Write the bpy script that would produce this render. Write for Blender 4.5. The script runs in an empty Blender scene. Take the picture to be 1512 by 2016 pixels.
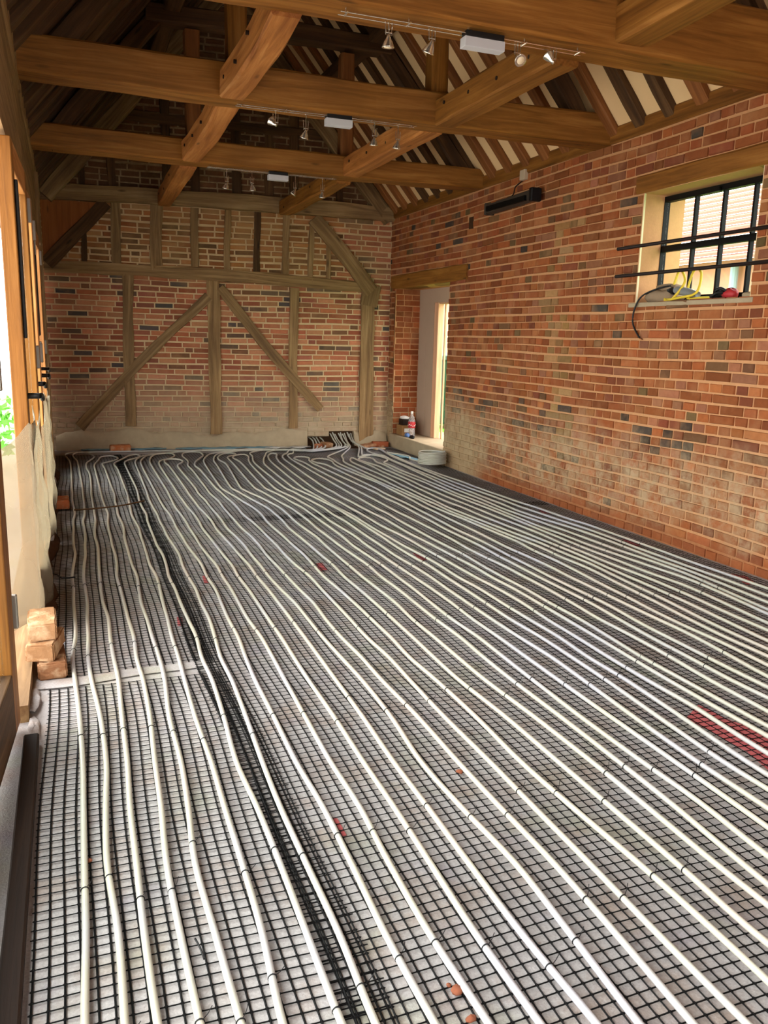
import bpy, bmesh, math, random
import numpy as np
from mathutils import Vector, Matrix
random.seed(7); rng = np.random.default_rng(7)
SC = bpy.context.scene
COL = SC.collection

# ------------------------------------------------------------------ camera, light, exposure
FPX, CAMH = 1618.6245, 1.2812
YAW, PITCH, ROLL = .3674, .2071, .0248
fw = Vector((math.sin(YAW)*math.cos(PITCH), math.cos(YAW)*math.cos(PITCH), -math.sin(PITCH)))
r0 = Vector((math.cos(YAW), -math.sin(YAW), 0)); u0 = r0.cross(fw)
rt = r0*math.cos(ROLL) + u0*math.sin(ROLL); up = -r0*math.sin(ROLL) + u0*math.cos(ROLL)
CAMP = Vector((0, 0, CAMH))
cd = bpy.data.cameras.new('camera'); cam = bpy.data.objects.new('camera', cd); COL.objects.link(cam)
cd.sensor_fit = 'VERTICAL'; cd.sensor_height = 36; cd.sensor_width = 27; cd.lens = FPX/2016*36
cd.clip_start = .02; cd.clip_end = 200
cam.matrix_world = Matrix(((rt.x, up.x, -fw.x, 0), (rt.y, up.y, -fw.y, 0), (rt.z, up.z, -fw.z, CAMH), (0, 0, 0, 1)))
SC.camera = cam
vs = SC.view_settings
vs.view_transform = 'Standard'; vs.look = 'None'; vs.gamma = 1; vs.use_curve_mapping = False
vs.exposure = 0.12
W = bpy.data.worlds.new('overcast_sky'); SC.world = W; W.use_nodes = True
bg = W.node_tree.nodes['Background']; bg.inputs[0].default_value = (1.0, .985, .96, 1); bg.inputs[1].default_value = 7.0
SC.cycles.max_bounces = 10; SC.cycles.diffuse_bounces = 6; SC.cycles.transparent_max_bounces = 16
SC.cycles.caustics_reflective = False; SC.cycles.caustics_refractive = False
def area(name, loc, direction, sx, sy, power, color=(1, 1, 1), portal=False):
    l = bpy.data.lights.new(name, 'AREA'); l.shape = 'RECTANGLE'; l.size = sx; l.size_y = sy; l.energy = power; l.color = color
    o = bpy.data.objects.new(name, l); COL.objects.link(o); o.location = loc
    o.rotation_euler = Vector(direction).to_track_quat('-Z', 'Z').to_euler()
    if portal: l.cycles.is_portal = True
    return o
# daylight coming in through the glazed left side ; the rear lamp is added fill at an unseen opening
area('daylight_glazed_side', (-1.5, 4.2, 1.35), (1, 0, .08), 9.6, 2.4, 380, (1, .97, .93))
area('rear_opening_fill', (1.85, -1.9, 1.1), (0, 1, .05), 1.5, 2.0, 14, (1, .98, .95))

def ray(x, y): return fw + (x-756)/FPX*rt - (y-1008)/FPX*up
def G(x, y, z=0.):                       # point of the plane at height z seen at that spot of the photograph
    d = ray(x, y); return CAMP + d*((z-CAMH)/d.z)

# ------------------------------------------------------------------ room dimensions (metres)
R = 3.6442                               # right wall plane
L = -.17                                 # left wall plane
FD, FS = 9.6615, -.0628                  # far wall: y = FD + FS*x
YN = -1.7                                # near end
HP = 2.65                                # wall plate height
RX = (R+L)/2; SL = 1.17
def roof_z(x): return 2.67 + (min(R-x, x-L))*SL
RZ = roof_z(RX)
UF = Vector((1, FS, 0)).normalized(); NF = Vector((FS, -1, 0)).normalized()
def FWp(x, z, d=0.): return Vector((x, FD+FS*x, z)) + NF*d
def RWp(y, z, d=0.): return Vector((R-d, y, z))

# ------------------------------------------------------------------ object helpers
def tag(o, label=None, cat=None, group=None, kind=None):
    if label: o['label'] = label
    if cat: o['category'] = cat
    if group: o['group'] = group
    if kind: o['kind'] = kind
    return o
def setparent(o, p):
    o.parent = p
    if p is not None: o.matrix_parent_inverse = p.matrix_basis.inverted()
def empty(name, loc, label=None, cat=None, group=None, kind=None, rz=0):
    o = bpy.data.objects.new(name, None); COL.objects.link(o); o.location = loc; o.rotation_euler = (0, 0, rz)
    o.empty_display_size = .1
    return tag(o, label, cat, group, kind)
class MB:
    def __init__(s): s.v = []; s.f = []; s.m = []; s.c = []; s.g = []
    def add(s, vs_, fs, mi=0, col=None, grain=None):
        b = len(s.v); s.v += [tuple(v) for v in vs_]
        s.f += [tuple(i+b for i in f) for f in fs]; s.m += [mi]*len(fs)
        s.c += [col or (1, 1, 1)]*len(vs_) if not isinstance(col, list) else col
        s.g += grain if grain else [tuple(v) for v in vs_]
    def box(s, lo, hi, mi=0, col=None):
        x0, y0, z0 = lo; x1, y1, z1 = hi
        s.add([(x0,y0,z0),(x1,y0,z0),(x1,y1,z0),(x0,y1,z0),(x0,y0,z1),(x1,y0,z1),(x1,y1,z1),(x0,y1,z1)],
              [(0,3,2,1),(4,5,6,7),(0,1,5,4),(1,2,6,5),(2,3,7,6),(3,0,4,7)], mi, col)
    def hexa(s, b4, t4, mi=0, col=None):
        s.add(list(b4)+list(t4), [(3,2,1,0),(4,5,6,7),(0,1,5,4),(1,2,6,5),(2,3,7,6),(3,0,4,7)], mi, col)
    def tube(s, pts, r, n=8, mi=0, cap=True, col=None, rads=None):
        pts = [Vector(p) for p in pts]; N = len(pts); vs_ = []; gr = []
        ref = Vector((0, 0, 1)); acc = 0
        for i, p in enumerate(pts):
            t = (pts[min(i+1, N-1)] - pts[max(i-1, 0)]).normalized()
            a = t.cross(ref)
            if a.length < .05: a = t.cross(Vector((1, 0, 0)))
            a.normalize(); b = a.cross(t)
            if i: acc += (p-pts[i-1]).length
            rr = rads[i] if rads else r
            for k in range(n):
                th = 2*math.pi*k/n
                vs_.append(p + a*(math.cos(th)*rr) + b*(math.sin(th)*rr)); gr.append((acc, th, 0))
        fs = [(i*n+k, i*n+(k+1) % n, (i+1)*n+(k+1) % n, (i+1)*n+k) for i in range(N-1) for k in range(n)]
        if cap: fs += [tuple(range(n)), tuple(range(N*n-1, N*n-n-1, -1))]
        s.add(vs_, fs, mi, col, gr)
    def lathe(s, prof, c, n=24, mi=0, col=None):
        c = Vector(c); vs_ = []
        for r, z in prof:
            for k in range(n):
                th = 2*math.pi*k/n; vs_.append(c+Vector((r*math.cos(th), r*math.sin(th), z)))
        fs = [(i*n+k, i*n+(k+1) % n, (i+1)*n+(k+1) % n, (i+1)*n+k) for i in range(len(prof)-1) for k in range(n)]
        if prof[0][0] > 1e-5: fs.append(tuple(range(n-1, -1, -1)))
        if prof[-1][0] > 1e-5: fs.append(tuple(range((len(prof)-1)*n, len(prof)*n)))
        s.add(vs_, fs, mi, col)
    def build(s, name, mats, parent=None, smooth=False, bevel=0):
        me = bpy.data.meshes.new(name); me.from_pydata(s.v, [], s.f)
        for m in (mats if isinstance(mats, (list, tuple)) else [mats]): me.materials.append(m)
        me.polygons.foreach_set('material_index', s.m)
        if smooth: me.polygons.foreach_set('use_smooth', [True]*len(s.f))
        a = me.color_attributes.new('tint', 'FLOAT_COLOR', 'POINT')
        a.data.foreach_set('color', np.array([(c[0], c[1], c[2], 1) for c in s.c], dtype=np.float32).ravel())
        g = me.attributes.new('grain', 'FLOAT_VECTOR', 'POINT')
        g.data.foreach_set('vector', np.array(s.g, dtype=np.float32).ravel())
        me.update()
        o = bpy.data.objects.new(name, me); COL.objects.link(o)
        if parent is not None: setparent(o, parent)
        if bevel:
            b = o.modifiers.new('bevel', 'BEVEL'); b.width = bevel; b.segments = 2; b.limit_method = 'ANGLE'
        return o
def catmull(pts, step=.04):
    P = [Vector(p) for p in pts]; out = []
    for i in range(len(P)-1):
        a, b, c, d = P[max(i-1, 0)], P[i], P[i+1], P[min(i+2, len(P)-1)]
        t1 = (c-a)*.5; t2 = (d-b)*.5; Ln = (c-b).length
        t1 = t1.normalized()*min(t1.length, Ln*1.1) if t1.length > 0 else t1
        t2 = t2.normalized()*min(t2.length, Ln*1.1) if t2.length > 0 else t2
        n = max(2, int(Ln/step))
        for k in range(n):
            t = k/n; h1 = 2*t**3-3*t**2+1; h2 = t**3-2*t**2+t; h3 = -2*t**3+3*t**2; h4 = t**3-t**2
            out.append(b*h1 + t1*h2 + c*h3 + t2*h4)
    out.append(P[-1]); return out

# ------------------------------------------------------------------ materials
def S(r, g, b):
    f = lambda v: (v/255/12.92) if v/255 <= .04045 else ((v/255+.055)/1.055)**2.4
    return (f(r), f(g), f(b), 1)
class NT:
    def __init__(s, name):
        s.m = bpy.data.materials.new(name); s.m.use_nodes = True; s.t = s.m.node_tree
        s.b = s.t.nodes['Principled BSDF']; s.out = s.t.nodes['Material Output']
    def n(s, typ, **kw):
        o = s.t.nodes.new(typ)
        for k, v in kw.items():
            if k.startswith('i_'): o.inputs[k[2:].replace('_', ' ')].default_value = v
            else: setattr(o, k, v)
        return o
    def l(s, a, b): s.t.links.new(a, b)
    def noise(s, scale, detail=4, rough=.55, vec=None, dist=0):
        o = s.n('ShaderNodeTexNoise'); o.inputs['Scale'].default_value = scale; o.inputs['Detail'].default_value = detail
        o.inputs['Roughness'].default_value = rough; o.inputs['Distortion'].default_value = dist
        if vec is not None: s.l(vec, o.inputs['Vector'])
        return o.outputs['Fac']
    def pos(s): return s.n('ShaderNodeNewGeometry').outputs['Position']
    def attr(s, nm): return s.n('ShaderNodeAttribute', attribute_name=nm)
    def mapping(s, vec, scale):
        o = s.n('ShaderNodeMapping'); o.inputs['Scale'].default_value = scale; s.l(vec, o.inputs['Vector']); return o.outputs[0]
    def ramp(s, fac, stops, interp='LINEAR'):
        o = s.n('ShaderNodeValToRGB'); e = o.color_ramp.elements; o.color_ramp.interpolation = interp
        while len(e) < len(stops): e.new(.5)
        for i, (p, c) in enumerate(stops): e[i].position = p; e[i].color = c if len(c) == 4 else (*c, 1)
        s.l(fac, o.inputs[0]); return o.outputs[0]
    def mix(s, fac, a, b, mode='MIX'):
        o = s.n('ShaderNodeMix', data_type='RGBA', blend_type=mode)
        for v, i in ((fac, 0), (a, 6), (b, 7)):
            if isinstance(v, (int, float)): o.inputs[i].default_value = v
            elif isinstance(v, tuple): o.inputs[i].default_value = v if len(v) == 4 else (*v, 1)
            else: s.l(v, o.inputs[i])
        return o.outputs[2]
    def math(s, op, a, b=0.):
        o = s.n('ShaderNodeMath', operation=op)
        for i, v in enumerate((a, b)):
            if isinstance(v, (int, float)): o.inputs[i].default_value = v
            else: s.l(v, o.inputs[i])
        return o.outputs[0]
    def maprange(s, v, a, b, c=0., d=1.):
        o = s.n('ShaderNodeMapRange'); s.l(v, o.inputs[0])
        for i, x in enumerate((a, b, c, d)): o.inputs[i+1].default_value = x
        return o.outputs[0]
    def sep(s, v): o = s.n('ShaderNodeSeparateXYZ'); s.l(v, o.inputs[0]); return o.outputs
    def bump(s, h, strength=.3, dist=.01):
        o = s.n('ShaderNodeBump'); o.inputs['Strength'].default_value = strength; o.inputs['Distance'].default_value = dist
        s.l(h, o.inputs['Height']); s.l(o.outputs[0], s.b.inputs['Normal'])
    def col(s, c):
        if isinstance(c, tuple): s.b.inputs['Base Color'].default_value = c
        else: s.l(c, s.b.inputs['Base Color'])
    def set(s, rough=.6, metal=0., spec=.3):
        s.b.inputs['Roughness'].default_value = rough; s.b.inputs['Metallic'].default_value = metal
        s.b.inputs['Specular IOR Level'].default_value = spec; return s.m
def plain(name, c, rough=.6, metal=0., spec=.3, nscale=0, var=.12, bump=0):
    t = NT(name)
    if nscale:
        k = t.noise(nscale, 3, .6, t.pos())
        t.col(t.mix(k, tuple(v*(1-var) for v in c[:3])+(1,), tuple(min(1, v*(1+var)) for v in c[:3])+(1,)))
        if bump: t.bump(k, bump, .004)
    else: t.col(c)
    return t.set(rough, metal, spec)
def oak(name, c_dark, c_mid, c_light, rough=.6, knots=True):
    t = NT(name); g = t.attr('grain').outputs['Vector']
    oi = t.n('ShaderNodeObjectInfo').outputs['Random']
    ad = t.n('ShaderNodeVectorMath', operation='ADD'); t.l(g, ad.inputs[0])
    cx = t.n('ShaderNodeCombineXYZ'); sc = t.math('MULTIPLY', oi, 37.); t.l(sc, cx.inputs[0]); t.l(sc, cx.inputs[1]); t.l(cx.outputs[0], ad.inputs[1])
    v = ad.outputs[0]
    a = t.noise(1.0, 6, .62, t.mapping(v, (1.3, 26, 26)), .6)
    b = t.noise(1.0, 4, .55, t.mapping(v, (1.8, 3.5, 3.5)))
    c = t.ramp(a, [(.28, c_dark), (.52, c_mid), (.75, c_light)])
    c = t.mix(t.maprange(b, .35, .75, 0, .55), c, c_dark)
    vr = t.maprange(oi, 0, 1, .86, 1.12)
    hv = t.n('ShaderNodeHueSaturation'); t.l(c, hv.inputs['Color']); t.l(vr, hv.inputs['Value'])
    c = hv.outputs[0]
    if knots:
        vo = t.n('ShaderNodeTexVoronoi'); t.l(t.mapping(v, (2.2, 9, 9)), vo.inputs['Vector']); vo.inputs['Scale'].default_value = 1.
        k = t.maprange(vo.outputs['Distance'], .05, .13, .75, 0)
        c = t.mix(k, c, tuple(x*.3 for x in c_dark[:3])+(1,))
    t.col(c); t.bump(a, .35, .006); return t.set(rough, 0, .25)
M = {}
M['oak_beam'] = oak('oak_beam', S(98, 58, 16), S(146, 94, 36), S(178, 124, 60))
M['oak_waney'] = oak('oak_waney', S(130, 74, 32), S(192, 124, 62), S(222, 162, 98))
M['oak_old'] = oak('oak_old', S(98, 72, 46), S(150, 118, 78), S(182, 150, 106), .75)
M['oak_dark'] = oak('oak_dark', S(54, 36, 20), S(88, 60, 34), S(116, 84, 50), .75)
M['rafter'] = oak('rafter_wood', S(96, 54, 24), S(142, 88, 44), S(170, 112, 62), .65)
M['door_oak'] = oak('door_oak', S(138, 84, 40), S(184, 124, 68), S(206, 152, 98), .45)
M['board_dark'] = oak('dark_board', S(22, 13, 8), S(42, 25, 14), S(60, 38, 22), .7)
M['ply'] = oak('plywood', S(130, 70, 22), S(160, 92, 34), S(178, 108, 46), .6)
M['pine'] = oak('pine_frame', S(206, 150, 112), S(228, 178, 140), S(240, 200, 166), .5, False)
M['sarking'] = oak('roof_boards', S(50, 38, 20), S(78, 58, 30), S(100, 78, 44), .85)

def brick_mat(name, soot=0.):
    t = NT(name); p = t.pos(); a = t.attr('tint').outputs['Color']
    n1 = t.noise(28, 5, .65, p); n2 = t.noise(6, 3, .5, p)
    c = t.mix(t.maprange(n1, .35, .75, 0, .5), a, t.mix(.5, a, S(92, 56, 34)))
    c = t.mix(t.maprange(n2, .5, .75, 0, .35), c, S(190, 140, 98))
    return t, p, c
def wall_finish(t, p, c, kind):
    z = t.sep(p)[2]; nz = t.noise(2.2, 5, .6, p); nf = t.noise(9, 5, .7, p)
    if kind == 'far':
        h = t.math('ADD', z, t.math('MULTIPLY', t.math('SUBTRACT', nz, .5), .55))
        w = t.math('MULTIPLY', t.maprange(h, .9, .12, 0, .96), t.maprange(nf, .2, .5, .75, 1))
        c = t.mix(w, c, t.mix(nf, S(150, 130, 104), S(196, 178, 148)))
        # old limewash left on the upper panels
        up_ = t.math('MULTIPLY', t.maprange(z, 1.7, 2.1, 0, 1), t.maprange(nz, .42, .66, 0.08, .5))
        c = t.mix(up_, c, S(176, 140, 94))
        gable_shade = t.math('MULTIPLY', t.maprange(z, 2.7, 2.8, 0, 1), t.maprange(nf, .3, .65, .35, .75))  # gable shade painted into brick and mortar colour above the tie
        c = t.mix(gable_shade, c, S(84, 54, 34))
    elif kind == 'right':
        h = t.math('ADD', z, t.math('MULTIPLY', t.math('SUBTRACT', nz, .5), .8))
        band = t.math('MULTIPLY', t.maprange(h, .85, .45, 0, 1), t.maprange(h, .05, .25, 0, 1))
        w = t.math('MULTIPLY', band, t.maprange(nf, .38, .62, .1, .85))
        c = t.mix(w, c, t.mix(t.noise(3.3, 4, .6, p), S(158, 122, 88), S(200, 182, 148)))
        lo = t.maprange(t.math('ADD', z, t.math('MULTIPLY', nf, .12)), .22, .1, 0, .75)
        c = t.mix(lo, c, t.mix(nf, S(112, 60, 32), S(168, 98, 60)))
        y = t.sep(p)[1]
        # patch of bared plaster beside the doorway
        pt = t.math('MULTIPLY', t.maprange(t.math('ADD', y, t.math('MULTIPLY', nz, .8)), 7.2, 7.6, 0, 1), t.maprange(h, .75, .45, 0, .8))
        c = t.mix(pt, c, t.mix(nf, S(140, 112, 78), S(204, 184, 146)))
    t.col(c); t.bump(t.noise(60, 4, .7, p), .35, .006)
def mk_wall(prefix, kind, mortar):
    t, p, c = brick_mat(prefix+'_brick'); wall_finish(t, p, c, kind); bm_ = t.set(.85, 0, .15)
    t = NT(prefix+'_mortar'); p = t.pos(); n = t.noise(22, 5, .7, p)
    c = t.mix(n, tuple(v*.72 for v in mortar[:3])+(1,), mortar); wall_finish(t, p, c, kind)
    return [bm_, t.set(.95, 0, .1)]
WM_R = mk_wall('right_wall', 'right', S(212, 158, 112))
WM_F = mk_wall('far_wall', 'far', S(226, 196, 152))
WM_N = mk_wall('near_wall', 'plain', S(205, 160, 116))

def floor_mat():
    t = NT('grey_fleece'); p = t.pos()
    a = t.noise(1.1, 4, .6, p); b = t.noise(5, 5, .65, p); c_ = t.noise(160, 3, .7, p)
    c = t.mix(t.maprange(a, .3, .7), S(170, 166, 166), S(200, 196, 195))
    c = t.mix(t.maprange(b, .48, .7, 0, .65), c, S(166, 142, 124))
    c = t.mix(t.maprange(t.noise(2.7, 3, .5, p, 1), .55, .7, 0, .45), c, S(158, 164, 132))
    c = t.mix(t.maprange(t.noise(3.4, 3, .5, t.mapping(p, (1, 1.3, 1))), .58, .74, 0, .5), c, S(150, 142, 160))
    c = t.mix(t.maprange(t.noise(17, 3, .6, p), .68, .76, 0, .8), c, S(120, 96, 80))
    c = t.mix(t.maprange(c_, .3, .7, 0, .42), c, S(112, 108, 106))
    # far end under the frame gets trodden earth colours
    t.col(c); t.bump(c_, .35, .004); return t.set(.9, 0, .15)
M['floor'] = floor_mat()
M['mesh'] = plain('black_plastic_mesh', S(11, 11, 12), .6, 0, .12)
t = NT('pipe_plastic'); oi = t.pos(); k = t.noise(1.3, 2, .5, oi)
t.col(t.ramp(k, [(.35, S(182, 182, 188)), (.5, S(190, 190, 174)), (.65, S(194, 186, 174))])); M['pipe'] = t.set(.38, 0, .4)
M['tie'] = plain('black_tie', S(22, 22, 24), .5)
M['steel_black'] = plain('black_steel', S(15, 13, 12), .55, 0, .12, 30)
M['rod'] = plain('rusty_rod', S(38, 26, 22), .6, .2, .3, 40)
M['plaster'] = plain('cream_plaster', S(226, 200, 158), .9, 0, .1, 14, .06, .15)
M['ceil'] = plain('ceiling_board', S(238, 202, 152), .9, 0, .1, 6, .05, .1)
M['reveal'] = plain('cream_reveal', S(236, 220, 180), .85, 0, .15, 10, .05)
M['cement'] = plain('cement_render', S(172, 154, 126), .95, 0, .1, 9, .22, .6)
M['steel'] = plain('brushed_steel', S(200, 200, 198), .3, .9, .5)
M['chrome'] = plain('lamp_chrome', S(230, 226, 216), .18, .9, .5)
M['lamp_face'] = plain('frosted_lamp_glass', S(246, 226, 190), .25, 0, .6)
M['grey_box'] = plain('pale_grey_plastic', S(200, 200, 204), .5)
M['black_plastic'] = plain('black_plastic', S(18, 18, 20), .45)
M['heater'] = plain('dark_grey_enamel', S(66, 58, 50), .5, .2, .4)
M['iron'] = plain('black_iron', S(30, 27, 25), .5, .4, .4)
M['zinc'] = plain('grey_hinge_metal', S(150, 146, 138), .4, .7, .4)
M['cardboard'] = plain('brown_cardboard', S(150, 112, 70), .85, 0, .1, 20)
M['white_label'] = plain('white_paper', S(230, 226, 218), .8)
M['red_plastic'] = plain('red_plastic', S(176, 44, 48), .5)
M['red_sheet'] = plain('red_sheet', S(186, 96, 98), .6, 0, .2, 30, .25)
M['crumb'] = plain('brick_crumb', S(138, 84, 62), .95, 0, .1, 60, .3)
M['blue'] = plain('blue_plastic', S(84, 112, 160), .5)
M['yellow'] = plain('yellow_cable', S(226, 198, 62), .5)
M['sack'] = plain('grey_brown_cloth', S(150, 128, 104), .9, 0, .1, 12, .25, .5)
M['tool_grey'] = plain('grey_tool_body', S(126, 128, 128), .45)
M['green_bin'] = plain('green_bin_plastic', S(24, 62, 44), .5)
M['grass'] = plain('grass', S(92, 150, 48), .9, 0, .1, 30, .4)
M['paving'] = plain('stone_paving', S(176, 168, 156), .9, 0, .1, 8, .15)
M['leaf'] = plain('bright_leaves', S(96, 170, 60), .7, 0, .2, 18, .4)
M['bluefoil'] = plain('blue_membrane', S(120, 160, 176), .45, 0, .4, 9, .35)
M['whitefoil'] = plain('white_membrane', S(206, 204, 198), .55, 0, .3, 20, .15, .4)
M['door_grey'] = plain('grey_brown_board', S(186, 162, 140), .8, 0, .15, 5, .05)
M['dirt_hole_shade'] = plain('dark_earth_hole_shade', S(72, 50, 34), .95, 0, .1, 12, .35, .7)
M['flower'] = plain('tile_red', S(176, 112, 96), .85, 0, .15, 14, .2)
t = NT('neighbour_tiles'); br = t.n('ShaderNodeTexBrick'); t.l(t.mapping(t.n('ShaderNodeTexCoord').outputs['Object'], (1, 1, 1)), br.inputs['Vector'])
M['outwall'] = plain('pale_red_brickwork', S(200, 150, 128), .9, 0, .1, 3, .2)
M['slate'] = plain('grey_slate', S(150, 152, 160), .8, 0, .2, 6, .2)
def glass(name, tint=(1, 1, 1, 1), rough=0., gl=.12):
    t = NT(name); tr = t.n('ShaderNodeBsdfTransparent'); tr.inputs[0].default_value = tint
    gs = t.n('ShaderNodeBsdfGlossy'); gs.inputs['Roughness'].default_value = rough
    lw = t.n('ShaderNodeLayerWeight'); lw.inputs[0].default_value = .5
    mx = t.n('ShaderNodeMixShader'); t.l(t.math('ADD', t.math('MULTIPLY', t.math('POWER', lw.outputs['Facing'], 4.), .55), .03), mx.inputs[0])
    t.l(tr.outputs[0], mx.inputs[1]); t.l(gs.outputs[0], mx.inputs[2]); t.l(mx.outputs[0], t.out.inputs[0]); return t.m
M['glass'] = glass('window_glass', (.95, .98, .97, 1))
def film(name):
    t = NT(name); tr = t.n('ShaderNodeBsdfTransparent'); tr.inputs[0].default_value = (.86, .83, .78, 1)
    pr = t.b; pr.inputs['Base Color'].default_value = S(150, 136, 114); pr.inputs['Roughness'].default_value = .25
    tl = t.n('ShaderNodeBsdfTranslucent'); tl.inputs[0].default_value = S(158, 146, 124)
    m1 = t.n('ShaderNodeMixShader'); m1.inputs[0].default_value = .45; t.l(pr.outputs[0], m1.inputs[1]); t.l(tl.outputs[0], m1.inputs[2])
    m2 = t.n('ShaderNodeMixShader'); t.l(t.maprange(t.noise(3, 3, .5, t.pos()), .3, .7, .4, .68), m2.inputs[0]); t.l(tr.outputs[0], m2.inputs[1]); t.l(m1.outputs[0], m2.inputs[2])
    t.l(m2.outputs[0], t.out.inputs[0]); return t.m
M['film'] = film('clear_dust_film')
t = NT('clear_bottle_plastic'); tr = t.n('ShaderNodeBsdfTransparent'); tr.inputs[0].default_value = (.93, .93, .92, 1)
mx = t.n('ShaderNodeMixShader'); mx.inputs[0].default_value = .3; t.b.inputs['Base Color'].default_value = S(206, 200, 196); t.b.inputs['Roughness'].default_value = .15
t.l(tr.outputs[0], mx.inputs[1]); t.l(t.b.outputs[0], mx.inputs[2]); t.l(mx.outputs[0], t.out.inputs[0]); M['pet'] = t.m

# ------------------------------------------------------------------ brick wall builder
PAL_R = [((154, 88, 50), 34), ((140, 78, 44), 24), ((164, 100, 60), 20), ((132, 74, 50), 12), ((152, 100, 72), 8), ((120, 84, 56), 4), ((106, 84, 54), 2), ((70, 62, 54), 1.2)]
PAL_F = [((178, 110, 78), 30), ((164, 96, 68), 24), ((190, 126, 92), 16), ((152, 90, 70), 10), ((132, 92, 66), 7), ((104, 84, 68), 6), ((84, 76, 72), 4), ((182, 126, 90), 6)]
PAL_U = [((156, 96, 54), 30), ((140, 82, 46), 26), ((170, 112, 66), 16), ((112, 74, 46), 14), ((92, 62, 42), 8), ((160, 120, 78), 8)]
PAL_D = [((112, 62, 38), 30), ((92, 50, 34), 26), ((124, 76, 48), 16), ((76, 48, 34), 14), ((130, 92, 58), 6), ((58, 40, 30), 8)]  # dark gable bricks, lowered further to carry the gable's shade
def pick(pal):
    c = random.choices([p for p, _ in pal], [w for _, w in pal])[0]; k = random.uniform(.88, 1.12)
    return S(*[min(255, v*k*random.uniform(.97, 1.03)) for v in c])[:3]
def bricks(mb, P, s0, s1, z0, z1, holes=(), course=.0632, style='english', pal=PAL_R, joint=.0115, clip=None, proud=.011, rough=1., headp=.5):
    """Lays courses of irregular bricks on the surface P(s, z, depth); holes are (s0, s1, z0, z1)."""
    nz = int(round((z1-z0)/course)); ch = (z1-z0)/nz
    for i in range(nz):
        za, zb = z0+i*ch+joint/2, z0+(i+1)*ch-joint/2; zm = (za+zb)/2
        iv = [(s0, s1)]
        if clip:
            c0, c1 = clip(zb); iv = [(max(s0, c0), min(s1, c1))]
        for h0, h1, hz0, hz1 in holes:
            if hz0 < zm < hz1:
                nv = []
                for a, b in iv:
                    if h1 <= a or h0 >= b: nv.append((a, b)); continue
                    if h0 > a: nv.append((a, h0))
                    if h1 < b: nv.append((h1, b))
                iv = nv
        hdr = random.random() < headp
        wob = random.uniform(-.003, .003)*rough
        for a, b in iv:
            s = a + (random.uniform(.02, .2) if b-a > .4 else 0) - .2
            while s < b:
                if style == 'english': Ln = (.104 if random.random() < (.9 if hdr else .5) else .205)
                else: Ln = .205 if random.random() < .84 else .10
                Ln *= random.uniform(.93, 1.06)
                sa, sb = max(a, s)+joint/2, min(b, s+Ln)-joint/2; s += Ln
                if sb-sa < .02: continue
                j = lambda m=.003: random.uniform(-m, m)*rough
                d = proud*random.uniform(.45, 1.15); e = .004
                fr = [(sa+j()+e, za+j()+wob+e), (sb+j()-e, za+j()+wob+e), (sb+j()-e, zb+j()+wob-e), (sa+j()+e, zb+j()+wob-e)]
                wv = lambda x: .0045*math.sin(1.9*x+1.1*zm)+.003*math.sin(4.7*x+.8*i)
                fr = [(x, z+wv(x)) for x, z in fr]
                bk = [(sa, za+wob+wv(sa)), (sb, za+wob+wv(sb)), (sb, zb+wob+wv(sb)), (sa, zb+wob+wv(sa))]
                vs_ = [P(x, z, -.002) for x, z in bk] + [P(x, z, d*.75) for x, z in [((u+p)/2, (v+q)/2) for (u, v), (p, q) in zip(bk, fr)]] + [P(x, z, d+j(.0015)) for x, z in fr]
                fs = [(0,1,5,4),(1,2,6,5),(2,3,7,6),(3,0,4,7),(4,5,9,8),(5,6,10,9),(6,7,11,10),(7,4,8,11),(8,9,10,11)]
                pl = pal(sa, zm) if callable(pal) else pal
                mb.add(vs_, fs, 0, pick(pl))
def slab(mb, P, s0, s1, z0, z1, t, holes=(), mi=1):
    """Backing wall of thickness t with rectangular holes, built from non-overlapping blocks."""
    ss = sorted({s0, s1, *[v for h in holes for v in h[:2] if s0 < v < s1]}); zz = sorted({z0, z1, *[v for h in holes for v in h[2:] if z0 < v < z1]})
    for a, b in zip(ss, ss[1:]):
        for c, d in zip(zz, zz[1:]):
            m, n = (a+b)/2, (c+d)/2
            if any(h[0] < m < h[1] and h[2] < n < h[3] for h in holes): continue
            mb.hexa([P(a, c, 0), P(b, c, 0), P(b, c, -t), P(a, c, -t)], [P(a, d, 0), P(b, d, 0), P(b, d, -t), P(a, d, -t)], mi)

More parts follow.
